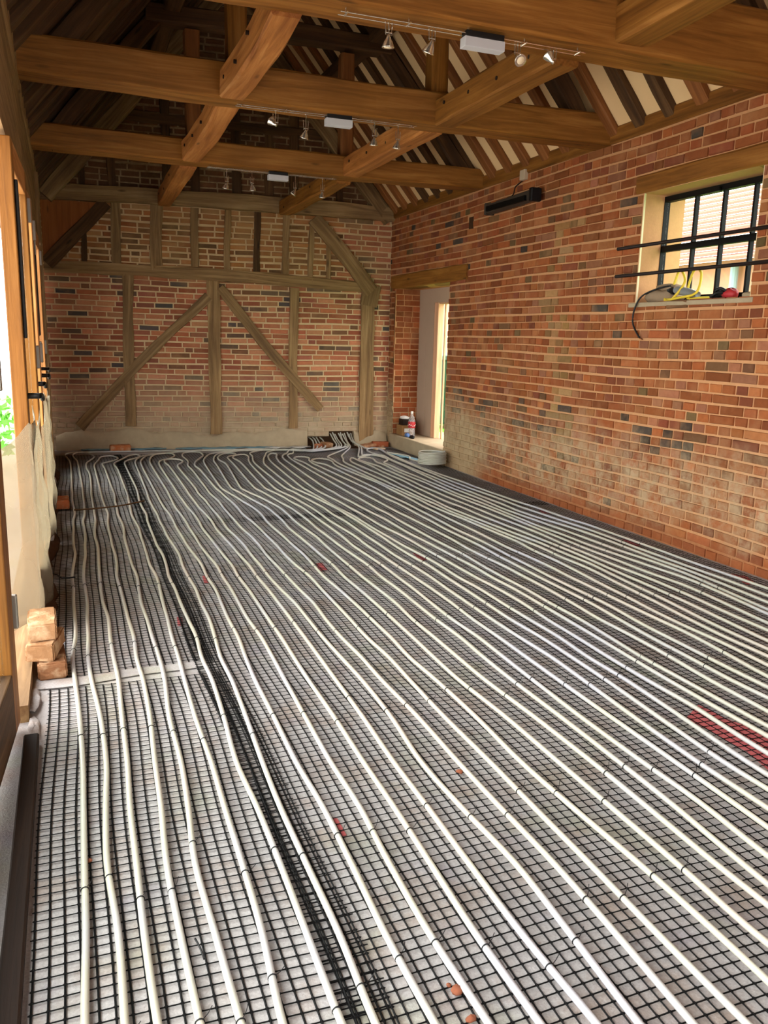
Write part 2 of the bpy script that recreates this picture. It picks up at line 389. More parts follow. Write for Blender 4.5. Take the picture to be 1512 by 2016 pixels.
# ------------------------------------------------------------------ timber builder
def timber(name, p0, p1, w, h, mat, parent=None, label=None, cat=None, group=None, side=None, bow=(0, 0), wav=.006, seg=None, chamfer=.012, taper=1., build=True, mb=None):
    """Hewn beam from p0 to p1: w across 'side', h along side x axis; bow bends its middle."""
    p0, p1 = Vector(p0), Vector(p1); ax = (p1-p0); Ln = ax.length; ax.normalize()
    sd = Vector(side).normalized() if side is not None else ax.cross(Vector((0, 0, 1))).normalized()
    sd = (sd - ax*sd.dot(ax)).normalized(); hv = sd.cross(ax).normalized()
    n = seg or max(3, int(Ln/.16)); vs_ = []; gr = []
    ph = [random.uniform(0, 6.28) for _ in range(8)]
    for i in range(n+1):
        t = i/n; c = p0 + ax*(Ln*t); bb = math.sin(math.pi*t)
        c = c + sd*(bow[0]*bb) + hv*(bow[1]*bb)
        k = 1+(taper-1)*t
        ww = w/2*k*(1+wav*4*math.sin(t*Ln*2.3+ph[0])) ; hh = h/2*k*(1+wav*4*math.sin(t*Ln*1.9+ph[1]))
        ch = chamfer
        for q, (a, b) in enumerate([(-ww+ch, -hh), (ww-ch, -hh), (ww, -hh+ch), (ww, hh-ch), (ww-ch, hh), (-ww+ch, hh), (-ww, hh-ch), (-ww, -hh+ch)]):
            ja = wav*.5*math.sin(t*Ln*(5+q*.7)+ph[q % 8]); jb = wav*.5*math.sin(t*Ln*(6.3+q*.5)+ph[(q+3) % 8])
            vs_.append(c + sd*(a+ja) + hv*(b+jb)); gr.append((Ln*t, a, b))
    fs = [(i*8+k, i*8+(k+1) % 8, (i+1)*8+(k+1) % 8, (i+1)*8+k) for i in range(n) for k in range(8)]
    fs += [tuple(range(7, -1, -1)), tuple(range(n*8, n*8+8))]
    m = mb or MB(); m.add(vs_, fs, 0, None, gr)
    if not build: return m
    o = m.build(name, mat, parent)
    return tag(o, label, cat, group)

# ================================================================== SETTING
# ---- floor (fleece over insulation)
mb = MB(); nx, ny = 48, 120
xs = np.linspace(L-.25, R+.02, nx+1); ys = np.linspace(YN, 9.72, ny+1)
def fz(x, y): return .0015*math.sin(1.7*x+.6*y)*math.sin(2.1*y+.4) + .0008*math.sin(6*x+1)*math.sin(5*y)
mb.add([(x, y, fz(x, y)) for y in ys for x in xs], [(j*(nx+1)+i, j*(nx+1)+i+1, (j+1)*(nx+1)+i+1, (j+1)*(nx+1)+i) for j in range(ny) for i in range(nx)])
mb.box((L-.25, YN, -.2), (R+.02, 9.72, -.02))
tag(mb.build('floor', M['floor'], smooth=False), kind='structure')

# ---- right wall with doorway and window
DOOR = (7.78, 9.26, .16, 1.86); WIN = (3.77, 4.80, 1.56, 2.27)
mb = MB()
wallholes = [DOOR, WIN]
slab(mb, RWp, YN, 9.44, -.02, HP, .34, wallholes)
bh = [(DOOR[0], DOOR[1], 0, 1.86), (7.38, 9.34, 1.86, 2.02), (WIN[0], WIN[1], WIN[2], WIN[3]), (3.62, 4.86, 2.28, 2.375), (7.31, 7.40, 2.30, 2.43)]
PAL_O = [((146, 108, 66), 3), ((160, 124, 82), 3), ((132, 100, 62), 2), ((150, 84, 50), 2)]
PAL_K = [((74, 64, 56), 3), ((88, 70, 56), 2), ((140, 78, 46), 5)]
def right_pal(y, z):
    if abs(y-5.62+.12*math.sin(3*z)) < .15 and .5 < z < 2.25 and random.random() < .75: return PAL_O
    if .55 < z < .82 and 4.0 < y < 7.6 and random.random() < .22: return PAL_K
    return PAL_R
bricks(mb, RWp, 1.5, 9.43, 0, HP-.005, bh, style='english', pal=right_pal, rough=1.25)
bricks(mb, RWp, YN, 1.5, 0, HP-.005, (), style='stretch', pal=PAL_R)
# scattered dark and patched bricks seen on the wall
wall_r = mb.build('wall_right', WM_R); tag(wall_r, kind='structure')
# reveals of the doorway and the sill step
mb = MB(); bricks(mb, lambda s, z, d: Vector((s, DOOR[1]-d, z)), R, R+.34, DOOR[2], DOOR[3], pal=[((150, 80, 46), 1), ((136, 72, 42), 1), ((158, 90, 54), 1)], joint=.006, rough=.5, proud=.005)
mb.hexa([(R, DOOR[1]+.004, .16), (R+.34, DOOR[1]+.004, .16), (R+.34, DOOR[1]+.03, .16), (R, DOOR[1]+.03, .16)], [(R, DOOR[1]+.004, 1.86), (R+.34, DOOR[1]+.004, 1.86), (R+.34, DOOR[1]+.03, 1.86), (R, DOOR[1]+.03, 1.86)], 1)
bricks(mb, lambda s, z, d: Vector((s, DOOR[0]+d, z)), R, R+.34, DOOR[2], DOOR[3], pal=PAL_R, joint=.006, rough=.5, proud=.005)
tag(mb.build('trim_1', WM_N), kind='structure')
mb = MB(); mb.box((R-.02, DOOR[0]-.02, 0), (R+.7, DOOR[1]+.05, .165)); o = tag(mb.build('trim_2', M['cement'], bevel=.012), kind='structure')
# window reveals: splayed cream plaster on the far side, plain inside head and sill
WG = R+.20
def splay(mb, a, b, c, d, z0, z1): mb.hexa([(*a, z0), (*b, z0), (*c, z0), (*d, z0)], [(*a, z1), (*b, z1), (*c, z1), (*d, z1)])
mb = MB(); splay(mb, (R+.001, 4.795), (R+.34, 4.90), (R+.34, 4.97), (R+.001, 4.82), 1.56, 2.27)
splay(mb, (R+.001, 3.775), (R+.34, 3.74), (R+.34, 3.70), (R+.001, 3.75), 1.56, 2.27)
tag(mb.build('trim_3', M['reveal']), kind='structure')
mb = MB(); mb.box((R-.012, 3.74, 1.535), (R+.34, 4.86, 1.565)); tag(mb.build('trim_4', M['cement'], bevel=.006), kind='structure')

# ---- far wall: brick panels up to the tie, gable above
mb = MB()
slab(mb, FWp, L-.3, R+.3, -.02, HP, .3, [(2.91, 3.22, -.02, .18), (2.64, 2.91, -.02, .12)])
# gable backing
mb.add([FWp(L-.1, HP, 0), FWp(R+.1, HP, 0), FWp(RX, RZ+.12, 0), FWp(L-.1, HP, -.3), FWp(R+.1, HP, -.3), FWp(RX, RZ+.12, -.3)],
       [(0, 1, 2), (5, 4, 3), (0, 3, 4, 1), (1, 4, 5, 2), (2, 5, 3, 0)], 1)
bricks(mb, FWp, L-.15, R, .0, 1.91, [(2.9, 3.24, 0, .19), (2.63, 2.92, 0, .12)], course=.0605, style='stretch', pal=PAL_F, joint=.0135, rough=1.3)
bricks(mb, FWp, L-.15, R, 1.91, 2.64, (), course=.0605, style='stretch', pal=lambda s, z: PAL_U if s < 2.9 else PAL_F, rough=1.6, joint=.017)
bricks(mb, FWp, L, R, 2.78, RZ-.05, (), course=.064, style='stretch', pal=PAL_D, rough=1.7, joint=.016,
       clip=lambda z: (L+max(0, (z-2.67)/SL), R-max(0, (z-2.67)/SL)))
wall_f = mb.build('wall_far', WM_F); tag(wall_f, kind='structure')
mb = MB(); mb.hexa([FWp(2.645, .0, -.07), FWp(3.225, .0, -.07), FWp(3.225, .0, -.29), FWp(2.645, .0, -.29)], [FWp(2.645, .18, -.07), FWp(3.225, .18, -.07), FWp(3.225, .18, -.29), FWp(2.645, .18, -.29)])  # dark block backing the pipe hole, standing in for its shade
mb.hexa([FWp(2.60, -.01, .25), FWp(3.24, -.01, .25), FWp(3.24, -.01, -.08), FWp(2.60, -.01, -.08)], [FWp(2.60, .008, .25), FWp(3.24, .008, .25), FWp(3.24, .008, -.08), FWp(2.60, .008, -.08)])
tag(mb.build('trim_6', M['dirt_hole_shade']), kind='structure')
# lump of cement render along the foot of the far wall
mb = MB(); N = 60
for a, b in ((-.15, 2.64), (3.22, 3.62)):
    n = int((b-a)/.05); X = np.linspace(a, b, n+1); H = [.19+.03*math.sin(3*x)+.02*math.sin(11*x+1)+.012*random.uniform(-1, 1) for x in X]
    vs_ = []
    for x, hh in zip(X, H): vs_ += [FWp(x, -.0, .055), FWp(x, hh*.5, .05+.008*math.sin(9*x)), FWp(x, hh*.92, .03), FWp(x, hh, .004)]
    mb.add(vs_, [(i*4+k, (i+1)*4+k, (i+1)*4+k+1, i*4+k+1) for i in range(n) for k in range(3)])
tag(mb.build('baseboard_far', M['cement'], smooth=True), kind='structure')

# ---- near wall with a wide opening, left wall (plinth, header), ceiling slopes
mb = MB(); NW = lambda s, z, d: Vector((s, YN+d, z))
slab(mb, NW, L-.3, R+.3, -.02, HP, .3, [(1.1, 2.6, 0, 2.1)])  # unseen opening, sized for the light it lets in
mb.add([(L-.1, YN, HP), (R+.1, YN, HP), (RX, YN, RZ+.12), (L-.1, YN-.3, HP), (R+.1, YN-.3, HP), (RX, YN-.3, RZ+.12)], [(0, 2, 1), (5, 3, 4), (0, 1, 4, 3), (1, 2, 5, 4), (2, 0, 3, 5)], 1)
tag(mb.build('wall_near', WM_N), kind='structure')
mb = MB(); LWp = lambda s, z, d: Vector((L+d-.008, s, z))
slab(mb, LWp, YN, 9.62, 2.02, 2.60, .15, ()); slab(mb, LWp, 8.25, 9.62, -.02, 2.02, .15, ())
slab(mb, LWp, YN, -.8, -.02, 2.02, .15, ())
slab(mb, LWp, 2.79, 8.3, -.02, .06, .12, ())  # low plinth, near end added to block light at the door gap
o = tag(mb.build('wall_left', M['oak_old']), kind='structure')
for v, g in zip(o.data.vertices, o.data.attributes['grain'].data): g.vector = (v.co.y, v.co.x, v.co.z)
# roof: pale boarding between the rafters on the right slope, dark boards on the left
def slope_pt(side, y, t, d):            # t metres in plan from the eaves, d above the rafter underside
    nrm = Vector((SL, 0, 1)).normalized() if side > 0 else Vector((-SL, 0, 1)).normalized()
    x = (R - t) if side > 0 else (L + t)
    return Vector((x, y, 2.67 + t*SL)) + nrm*d
TW = RX - L
for side, nm, m in ((1, 'ceiling', M['ceil']), (-1, 'ceiling', M['sarking'])):
    mb = MB(); A = [slope_pt(side, y, t, d) for d in (.052, .15) for y, t in ((YN-.3, -.35), (9.75, -.35), (9.75, TW+.02), (YN-.3, TW+.02))]
    mb.hexa(A[:4], A[4:]); o = mb.build(nm, m); tag(o, kind='structure')
    for v, g in zip(o.data.vertices, o.data.attributes['grain'].data): g.vector = (v.co.y, v.co.x, v.co.z)

# ================================================================== ROOF TIMBERS
ordn = ['first', 'second', 'third', 'fourth', 'fifth', 'sixth', 'seventh', 'eighth', 'ninth', 'tenth', 'eleventh', 'twelfth', 'thirteenth', 'fourteenth', 'fifteenth',
        'sixteenth', 'seventeenth', 'eighteenth', 'nineteenth', 'twentieth', 'twenty-first', 'twenty-second', 'twenty-third', 'twenty-fourth', 'twenty-fifth', 'twenty-sixth', 'twenty-seventh', 'twenty-eighth', 'twenty-ninth', 'thirtieth']
# tie beams: (front face y, thickness, height, label)
TIES = [(3.595, .24, .30, 'nearest heavy oak tie beam crossing at the top right with a cable light track'),
        (5.207, .20, .20, 'middle oak tie beam spanning the room, second of the three free-hanging ones'),
        (7.118, .22, .17, 'farthest free-hanging oak tie beam, darker red brown, in front of the brick gable')]
for i, (y, tk, hh, lb) in enumerate(TIES):
    timber('tie_beam', (L-.1, y+tk/2, 2.648+hh/2), (R+.06, y+tk/2, 2.648+hh/2), tk, hh, M['oak_beam'], None, lb, 'beam', 'oak tie beams across the room', side=(0, 1, 0), bow=(0, .012 if i else 0), wav=.005)
# wall plates
timber('wall_plate', (R+.08, YN, 2.705), (R+.08, 9.43, 2.705), .20, .11, M['oak_beam'], None, 'long oak wall plate lying on top of the right brick wall', 'beam', side=(1, 0, 0), wav=.003)
timber('wall_plate', (L-.11, YN, 2.70), (L-.11, 9.66, 2.70), .22, .20, M['oak_old'], None, 'long weathered oak plate above the glazed doors on the left', 'beam', side=(1, 0, 0), wav=.004)
# spine timbers between the ties
def spine(y0, y1, x0, x1, z0, z1, w, h, mat, lb, bow=(0, 0)):
    o = timber('spine_beam', (x0, y0, z0), (x1, y1, z1), w, h, mat, None, lb, 'beam', 'pegged timbers running lengthways between the tie beams', side=(1, 0, 0), bow=bow, wav=.006)
    d = Vector((x1-x0, y1-y0, z1-z0)); n = 4
    for k in range(n):
        p = Vector((x0, y0, z0)) + d*((k+.6)/n) + Vector((-w/2, 0, random.uniform(-.02, .03)))
        m = MB(); m.tube([p+Vector((-.004, 0, 0)), p+Vector((.02, 0, 0))], .011, 8); m.build('peg_hole', M['board_dark'], o)
    return o
spine(7.33, 9.42, 2.36, 2.36, 2.68, 2.68, .14, .15, M['oak_beam'], 'right-hand spine timber between the farthest tie beam and the brick gable')
spine(5.40, 7.12, 2.36, 2.36, 2.71, 2.71, .15, .15, M['oak_waney'], 'straight right-hand spine timber between the middle and farthest tie beams')
spine(3.82, 5.21, 2.36, 2.365, 2.70, 2.71, .16, .16, M['oak_beam'], 'straight right-hand spine timber between the nearest and middle tie beams')
spine(1.0, 3.60, 2.58, 2.58, 2.79, 2.76, .18, .17, M['oak_beam'], 'right-hand spine timber meeting the near face of the nearest tie beam')
spine(7.33, 9.52, 1.02, 1.06, 2.69, 2.69, .14, .15, M['oak_waney'], 'waney left-hand spine timber between the farthest tie beam and the brick gable')
spine(5.40, 7.12, 1.00, 1.01, 2.715, 2.71, .14, .15, M['oak_waney'], 'waney left-hand spine timber between the middle and farthest tie beams', (.01, -.015))
spine(3.82, 5.21, .965, .985, 2.715, 2.715, .14, .16, M['oak_waney'], 'curved pale left-hand spine timber between the nearest and middle tie beams', (.012, -.012))
# queen posts
for y, x, lb in ((5.25, 1.03, 'left queen post standing on the middle tie beam'), (5.25, 2.335, 'right queen post standing on the middle tie beam'),
                 (7.17, 1.05, 'left queen post standing on the farthest tie beam under the collar'), (7.17, 2.342, 'right queen post standing on the farthest tie beam under the collar')):
    z0 = 2.84 if y < 6 else 2.81; z1 = 3.62 if y > 6 else roof_z(x)-.05
    timber('queen_post', (x, y+.06, z0), (x, y+.06, z1), .115, .12, M['oak_beam'] if y < 6 else M['rafter'], None, 'dark oak '+lb, 'post', 'queen posts of the roof trusses', side=(1, 0, 0))
timber('collar_beam', (.70, 7.22, 3.70), (2.72, 7.22, 3.72), .15, .13, M['oak_dark'], None, 'dark oak collar beam high up on the farthest truss in front of the gable', 'beam', side=(0, 1, 0), bow=(0, -.01))
timber('collar_beam', (.76, 5.32, 3.82), (2.72, 5.32, 3.82), .14, .13, M['oak_dark'], None, 'dark oak collar beam high up above the middle tie beam', 'beam', side=(0, 1, 0))
# purlins
pl = slope_pt(1, 0, 1.0, -.09)
timber('purlin', (pl.x, YN, pl.z), (pl.x, 9.40, pl.z), .13, .13, M['oak_dark'], None, 'dark purlin running along under the rafters of the pale right slope', 'beam', side=(1, 0, 0), bow=(0, .01))
pl = slope_pt(-1, 0, 1.0, -.09)
timber('purlin', (pl.x, YN, pl.z), (pl.x, 9.55, pl.z), .13, .13, M['oak_dark'], None, 'dark purlin running along under the rafters of the dark left slope', 'beam', side=(1, 0, 0))
timber('ridge_beam', (RX, YN, RZ-.05), (RX, 9.5, RZ-.05), .07, .18, M['oak_dark'], None, 'ridge beam along the top of the roof', 'beam', side=(1, 0, 0))
# principal rafters
for y, nm in ((3.74, 'nearest'), (5.32, 'middle'), (7.24, 'farthest')):
    for s_, sn in ((1, 'right'), (-1, 'left')):
        timber('principal_rafter', slope_pt(s_, y, .05, -.065), slope_pt(s_, y, TW-.03, -.065), .13, .12, M['oak_dark'], None,
               f'thick dark principal rafter of the {nm} truss on the {sn} roof slope', 'rafter', 'principal rafters', side=(0, 1, 0), bow=(0, 0), wav=.012)
# common rafters
for s_, sn, y0 in ((1, 'pale right', 9.28), (-1, 'dark left', 9.36)):
    k = 0; y = y0
    while y > .6:
        rm = M['rafter'] if (s_ > 0 and random.random() < .8) else (M['oak_dark'] if s_ > 0 else M['oak_dark'])
        timber('common_rafter', slope_pt(s_, y, -.12, .03), slope_pt(s_, y, TW-.01, .03), random.uniform(.085, .105), .05, rm, None,
               f'{ordn[k]} common rafter from the brick gable on the {sn} roof slope', 'rafter', f'common rafters of the {sn} slope', side=(0, 1, 0), wav=.008, seg=8, chamfer=.006)
        k += 1; y -= .293
# gable rafters against the brick
for s_, sn in ((1, 'right'), (-1, 'left')):
    timber('gable_rafter', FWp(0, 0, .05)*0 + slope_pt(s_, 9.41 if s_ > 0 else 9.56, .0, -.06), slope_pt(s_, 9.50 if s_ > 0 else 9.51, TW-.03, -.06), .12, .16, M['oak_old'], None,
           f'old oak rafter framing the {sn} edge of the brick gable', 'rafter', side=(0, 1, 0), wav=.01)

# ================================================================== FAR WALL TIMBER FRAME
def wtimber(name, a, b, w, mat, label, cat, group=None, d=.03, th=.08, bow=0, wav=.012, taper=1.):
    p0, p1 = FWp(a[0], a[1], d-th/2), FWp(b[0], b[1], d-th/2); ax = (p1-p0).normalized()
    return timber(name, p0, p1, w, th, mat, None, label, cat, group, side=NF.cross(ax), bow=(bow, 0), wav=wav, taper=taper, chamfer=.006)
wtimber('tie_beam', (L-.05, 2.69), (R+.05, 2.70), .16, M['oak_old'], 'cambered old oak tie beam built into the far wall under the brick gable', 'beam', 'oak tie beams across the room', .09, .14, .02)
wtimber('middle_rail', (L, 1.945), (3.40, 1.865), .125, M['oak_old'], 'wavy horizontal oak rail half way up the far wall', 'beam', None, .032, .09, .03, .016)
wtimber('corner_post', (3.365, .02), (3.36, 1.76), .17, M['oak_old'], 'stout oak post with flared head near the right corner of the far wall', 'post', None, .04, .1, 0, .012)
m = wtimber('post_head', (3.37, 1.66), (3.41, 1.90), .21, M['oak_old'], 'flared jowl block on top of the stout corner post of the far wall', 'post', None, .045, .11)
wtimber('wall_post', (.64, .26), (.665, 1.90), .115, M['oak_old'], 'upright oak post left of centre in the lower far wall, crossed by a brace', 'post', None, .028, .08, .01)
wtimber('wall_post', (1.575, .16), (1.57, 1.87), .135, M['oak_old'], 'thick central oak post where the two braces meet on the far wall', 'post', None, .034, .08, 0)
wtimber('wall_post', (2.475, .22), (2.485, 1.83), .105, M['oak_old'], 'upright oak post right of centre in the lower far wall, crossed by a brace', 'post', None, .028, .08, .008)
wtimber('wall_brace', (.10, .25), (1.52, 1.70), .105, M['oak_old'], 'long diagonal brace rising to the central post from the left on the far wall', 'brace', None, .036, .08, .03, .014)
wtimber('wall_brace', (1.64, 1.80), (2.80, .45), .105, M['oak_old'], 'diagonal brace falling from the central post to the right on the far wall', 'brace', None, .036, .08, -.02, .014)
wtimber('wall_brace', (-.14, 1.97), (.47, 2.62), .135, M['oak_dark'], 'short dark brace under the tie at the top left of the far wall', 'brace', None, .06, .1, 0)
wtimber('wall_brace', (2.70, 2.60), (3.40, 1.82), .16, M['oak_old'], 'broad curved brace from the tie to the corner post on the far wall', 'brace', None, .05, .1, .02)
UST = [(.235, .05, 'oak_dark', 2.0, 2.33), (.555, .10, 'oak_old', 1.95, 2.63), (.975, .125, 'oak_old', 1.95, 2.63), (1.375, .085, 'oak_old', 1.94, 2.63), (1.735, .07, 'oak_old', 1.93, 2.63), (2.06, .07, 'oak_dark', 1.92, 2.63), (2.385, .075, 'oak_old', 1.91, 2.63), (2.68, .06, 'oak_old', 1.9, 2.58), (2.875, .055, 'oak_old', 1.88, 2.40)]
for k, (x, w, mm, z0, z1) in enumerate(UST):
    wtimber('wall_stud', (x-.005, z0), (x+.01, z1), w, M[mm], f'{ordn[k]} upright stud from the left above the middle rail of the far wall', 'stud', 'studs above the middle rail', .022, .07, random.uniform(-.01, .01), .014)
GST = [(.24, .07, 2.78, 3.05), (.54, .09, 2.78, 3.40), (1.10, .09, 2.78, 4.1), (1.40, .10, 2.78, 4.4), (1.84, .10, 2.78, 4.6), (2.20, .10, 2.78, 4.2), (2.48, .10, 2.78, 3.9), (3.0, .08, 2.78, 3.3)]
for k, (x, w, z0, z1) in enumerate(GST):
    wtimber('gable_stud', (x, z0), (x, min(z1, roof_z(x)-.1)), w, M['oak_dark'], f'{ordn[k]} upright stud from the left in the brick gable', 'stud', 'studs in the brick gable', .022, .07, 0, .014)
wtimber('gable_rail', (.7, 3.50), (2.8, 3.49), .10, M['oak_dark'], 'horizontal oak rail across the brick gable above the tie beams', 'beam', None, .026, .07)
# orange board filling the top left corner
mb = MB(); A = [FWp(x, z, .03) for x, z in ((L, 2.00), (-.12, 2.0), (.44, 2.61), (L, 2.61))]; B = [FWp(x, z, .045) for x, z in ((L, 2.00), (-.12, 2.0), (.44, 2.61), (L, 2.61))]
mb.hexa(A, B); o = tag(mb.build('plywood_panel', M['ply']), 'orange plywood board filling the corner above the short brace at top left', 'board')
for v, g in zip(o.data.vertices, o.data.attributes['grain'].data): g.vector = (v.co.z, v.co.x, v.co.y)

# ================================================================== RIGHT WALL FITTINGS
timber('door_lintel', (R+.09, 7.37, 1.935), (R+.09, 9.34, 1.935), .24, .15, M['oak_beam'], None, 'oak lintel over the doorway in the right brick wall', 'lintel', 'oak lintels in the right wall', side=(1, 0, 0), wav=.004)
timber('window_lintel', (R+.14, 3.60, 2.33), (R+.14, 4.87, 2.33), .32, .115, M['oak_beam'], None, 'oak lintel over the steel window in the right brick wall', 'lintel', 'oak lintels in the right wall', side=(1, 0, 0), wav=.004)
# window_1: steel frame, bars, panes
WX = R+.19; wr = empty('window_1', (WX, 4.31, 1.57), kind='structure')
Y0, Y1, Z0, Z1 = 3.80, 4.845, 1.575, 2.262
def bar(name, y0, y1, z0, z1, x0=WX-.012, x1=WX+.02, par=None, mat=None):
    m = MB(); m.box((x0, y0, z0), (x1, y1, z1)); return m.build(name, mat or M['steel_black'], par or wr, bevel=.002)
m = MB()
for (a, b, c, d) in ((Y0, Y1, Z0, Z0+.035), (Y0, Y1, Z1-.035, Z1), (Y0, Y0+.03, Z0, Z1), (Y1-.05, Y1, Z0, Z1)): m.box((WX-.02, a, c), (WX+.025, b, d))
m.build('window_frame', M['steel_black'], wr)
bar('transom', Y0+.03, Y1-.05, 1.905, 1.945, WX-.018, WX+.022)
PAN = [3.83, 4.01, 4.26, 4.51, 4.795]
for y in PAN[1:-1]: bar('glazing_bar', y-.008, y+.008, Z0+.03, Z1-.03)
for a, b in zip(PAN, PAN[1:]):
    for c, d in ((Z0+.035, 1.905), (1.945, Z1-.035)): bar('window_pane', a+.006, b-.006, c, d, WX+.002, WX+.006, None, M['glass'])
bar('latch', 4.27, 4.33, Z1-.04, Z1-.015, WX-.045, WX-.02)
# two long rods fixed across the window
for z, lb in ((1.932, 'upper of two long black steel rods fixed across the window'), (1.748, 'lower of two long black steel rods fixed across the window')):
    m = MB(); m.tube([(R-.03, 2.9, z), (R-.03, 5.0, z)], .0115, 10); o = tag(m.build('steel_rod', M['rod'], smooth=True), lb, 'rod', 'steel rods across the window')
    for y in (3.2, 4.93):
        k = MB(); k.tube([(R-.03, y, z), (R+.03, y, z)], .008, 8); k.build('rod_bracket', M['rod'], o)
# things lying on the window sill
ZS = 1.566
def lump(name, c, sx, sy, sz, mat, seed, lab, cat, n1=14, n2=9, flat=.0):
    rg = random.Random(seed); m = MB(); vs_ = []; ph = [rg.uniform(0, 6.28) for _ in range(6)]
    for j in range(n2+1):
        v = math.pi*j/n2
        for i in range(n1):
            u = 2*math.pi*i/n1; k = 1+.16*math.sin(2*u+ph[0]+v)+.1*math.sin(5*u+ph[1]+2*v)+.1*math.sin(3*v+ph[2]+u)
            z = math.cos(v); zz = (z if z > -.6 else -.6+.05*(z+.6))
            vs_.append((c[0]+sx*k*math.sin(v)*math.cos(u), c[1]+sy*k*math.sin(v)*math.sin(u), c[2]+sz*(zz+.62)*(1+.1*math.sin(4*u+ph[3]))))
    m.add(vs_, [(j*n1+i, j*n1+(i+1) % n1, (j+1)*n1+(i+1) % n1, (j+1)*n1+i) for j in range(n2) for i in range(n1)])
    return tag(m.build(name, mat, smooth=True), lab, cat)
lump('dust_sheet', (R+.09, 4.63, ZS), .075, .15, .05, M['sack'], 3, 'crumpled grey brown cloth lying at the left end of the window sill', 'cloth')
lump('folded_sack', (R+.10, 4.60, ZS+.075), .05, .12, .026, M['sack'], 5, 'folded sack on top of the crumpled cloth on the window sill', 'cloth')
# power tool
tr_ = empty('angle_grinder', (R+.07, 4.38, ZS), 'grey and black power tool lying among yellow cable on the window sill', 'tool')
m = MB(); m.tube([(R+.08, 4.52, ZS+.075), (R+.08, 4.46, ZS+.07), (R+.08, 4.36, ZS+.05), (R+.075, 4.28, ZS+.035)], .022, 10, rads=[.018, .028, .026, .02]); m.build('tool_body', M['tool_grey'], tr_, smooth=True)
m = MB(); m.tube([(R+.08, 4.55, ZS+.08), (R+.08, 4.50, ZS+.073)], .03, 10); m.build('tool_head', M['black_plastic'], tr_, smooth=True)
# yellow cable: tangled coil
pts = [(R+.04, 4.55, ZS+.012), (R+.03, 4.47, ZS+.012), (R+.08, 4.42, ZS+.12), (R+.10, 4.50, ZS+.20), (R+.09, 4.54, ZS+.10), (R+.05, 4.56, ZS+.02), (R+.03, 4.40, ZS+.02), (R+.06, 4.28, ZS+.05), (R+.10, 4.30, ZS+.17), (R+.11, 4.38, ZS+.19), (R+.09, 4.40, ZS+.06), (R+.04, 4.32, ZS+.012), (R+.03, 4.20, ZS+.012), (R+.06, 4.15, ZS+.014)]
m = MB(); m.tube(catmull(pts, .012), .008, 8); tag(m.build('yellow_cable', M['yellow'], smooth=True), 'looped yellow cable standing up in loops on the window sill', 'cable')
gl = empty('work_glove', (R+.06, 4.05, ZS), 'red and black work glove lying on the right half of the window sill', 'glove')
o = lump('palm', (R+.07, 4.00, ZS+.004), .035, .05, .035, M['red_plastic'], 9, None, None); setparent(o, gl)
m = MB()
for k, (a, b) in enumerate(((4.06, .028), (4.05, .045), (4.06, .06), (4.05, .07))): m.tube(catmull([(R+.05+k*.013, 4.03, ZS+.035), (R+.05+k*.013, a+.02, ZS+.04-.004*k), (R+.045+k*.012, a+.075, ZS+.014)], .01), .011, 8)
m.tube(catmull([(R+.06, 4.02, ZS+.04), (R+.03, 4.04, ZS+.06), (R+.02, 4.07, ZS+.05)], .01), .011, 8)
m.build('fingers', M['black_plastic'], gl, smooth=True)
lump('plaster_crumb', (R+.05, 3.84, ZS), .03, .04, .02, M['cement'], 12, 'small pale plaster crumb at the right end of the window sill', 'rubble', 9, 6)
# black cable hanging down from the sill
pts = [(R+.05, 4.52, ZS+.10), (R+.03, 4.62, ZS+.085), (R-.01, 4.72, ZS+.04), (R-.03, 4.76, ZS-.04), (R-.03, 4.77, ZS-.13), (R-.022, 4.73, ZS-.20), (R-.014, 4.70, ZS-.235)]
m = MB(); m.tube(catmull(pts, .015), .006, 8); hc = tag(m.build('hanging_cable', M['black_plastic'], smooth=True), 'black cable hanging in a curve below the left end of the window sill', 'cable')
m = MB(); m.tube([(R-.014, 4.70, ZS-.235), (R-.012, 4.675, ZS-.245)], .004, 6); m.build('bare_copper_end', plain('copper', S(190, 120, 80), .35, .8), hc)
# infrared heater on the wall
hz = empty('wall_heater', (R-.06, 6.4, 2.44), 'long dark grey infrared heater bar mounted high on the right brick wall', 'heater')
m = MB(); ha, hb = Vector((R-.085, 6.83, 2.425)), Vector((R-.085, 6.07, 2.44)); prof = [(-.04, .035), (.03, .045), (.045, .02), (.04, -.03), (.005, -.05), (-.035, -.035)]
m.add([ha+Vector((a, 0, b)) for a, b in prof]+[hb+Vector((a, 0, b)) for a, b in prof], [(k, (k+1) % 6, 6+(k+1) % 6, 6+k) for k in range(6)]+[(5, 4, 3, 2, 1, 0), (6, 7, 8, 9, 10, 11)]); m.build('heater_body', M['heater'], hz, bevel=.004)
m = MB(); m.box((R-.137, 6.04, 2.385), (R-.04, 6.085, 2.49)); m.build('end_cap', M['black_plastic'], hz, bevel=.01)
m = MB(); m.box((R-.135, 6.825, 2.375), (R-.04, 6.85, 2.475)); m.build('end_cap', M['heater'], hz, bevel=.008)
m = MB(); m.box((R-.142, 6.14, 2.40), (R-.118, 6.8, 2.44)); m.build('heater_element', M['steel_black'], hz)
for y in (6.25, 6.7):
    m = MB(); m.box((R-.05, y-.02, 2.42), (R+.0, y+.02, 2.47)); m.build('wall_bracket', M['black_plastic'], hz)
m = MB(); m.tube(catmull([(R-.06, 6.55, 2.47), (R-.012, 6.55, 2.52), (R-.012, 6.53, 2.57), (R-.012, 6.42, 2.60), (R-.012, 6.37, 2.62)], .02), .005, 6); m.build('heater_cable', M['black_plastic'], hz, smooth=True)
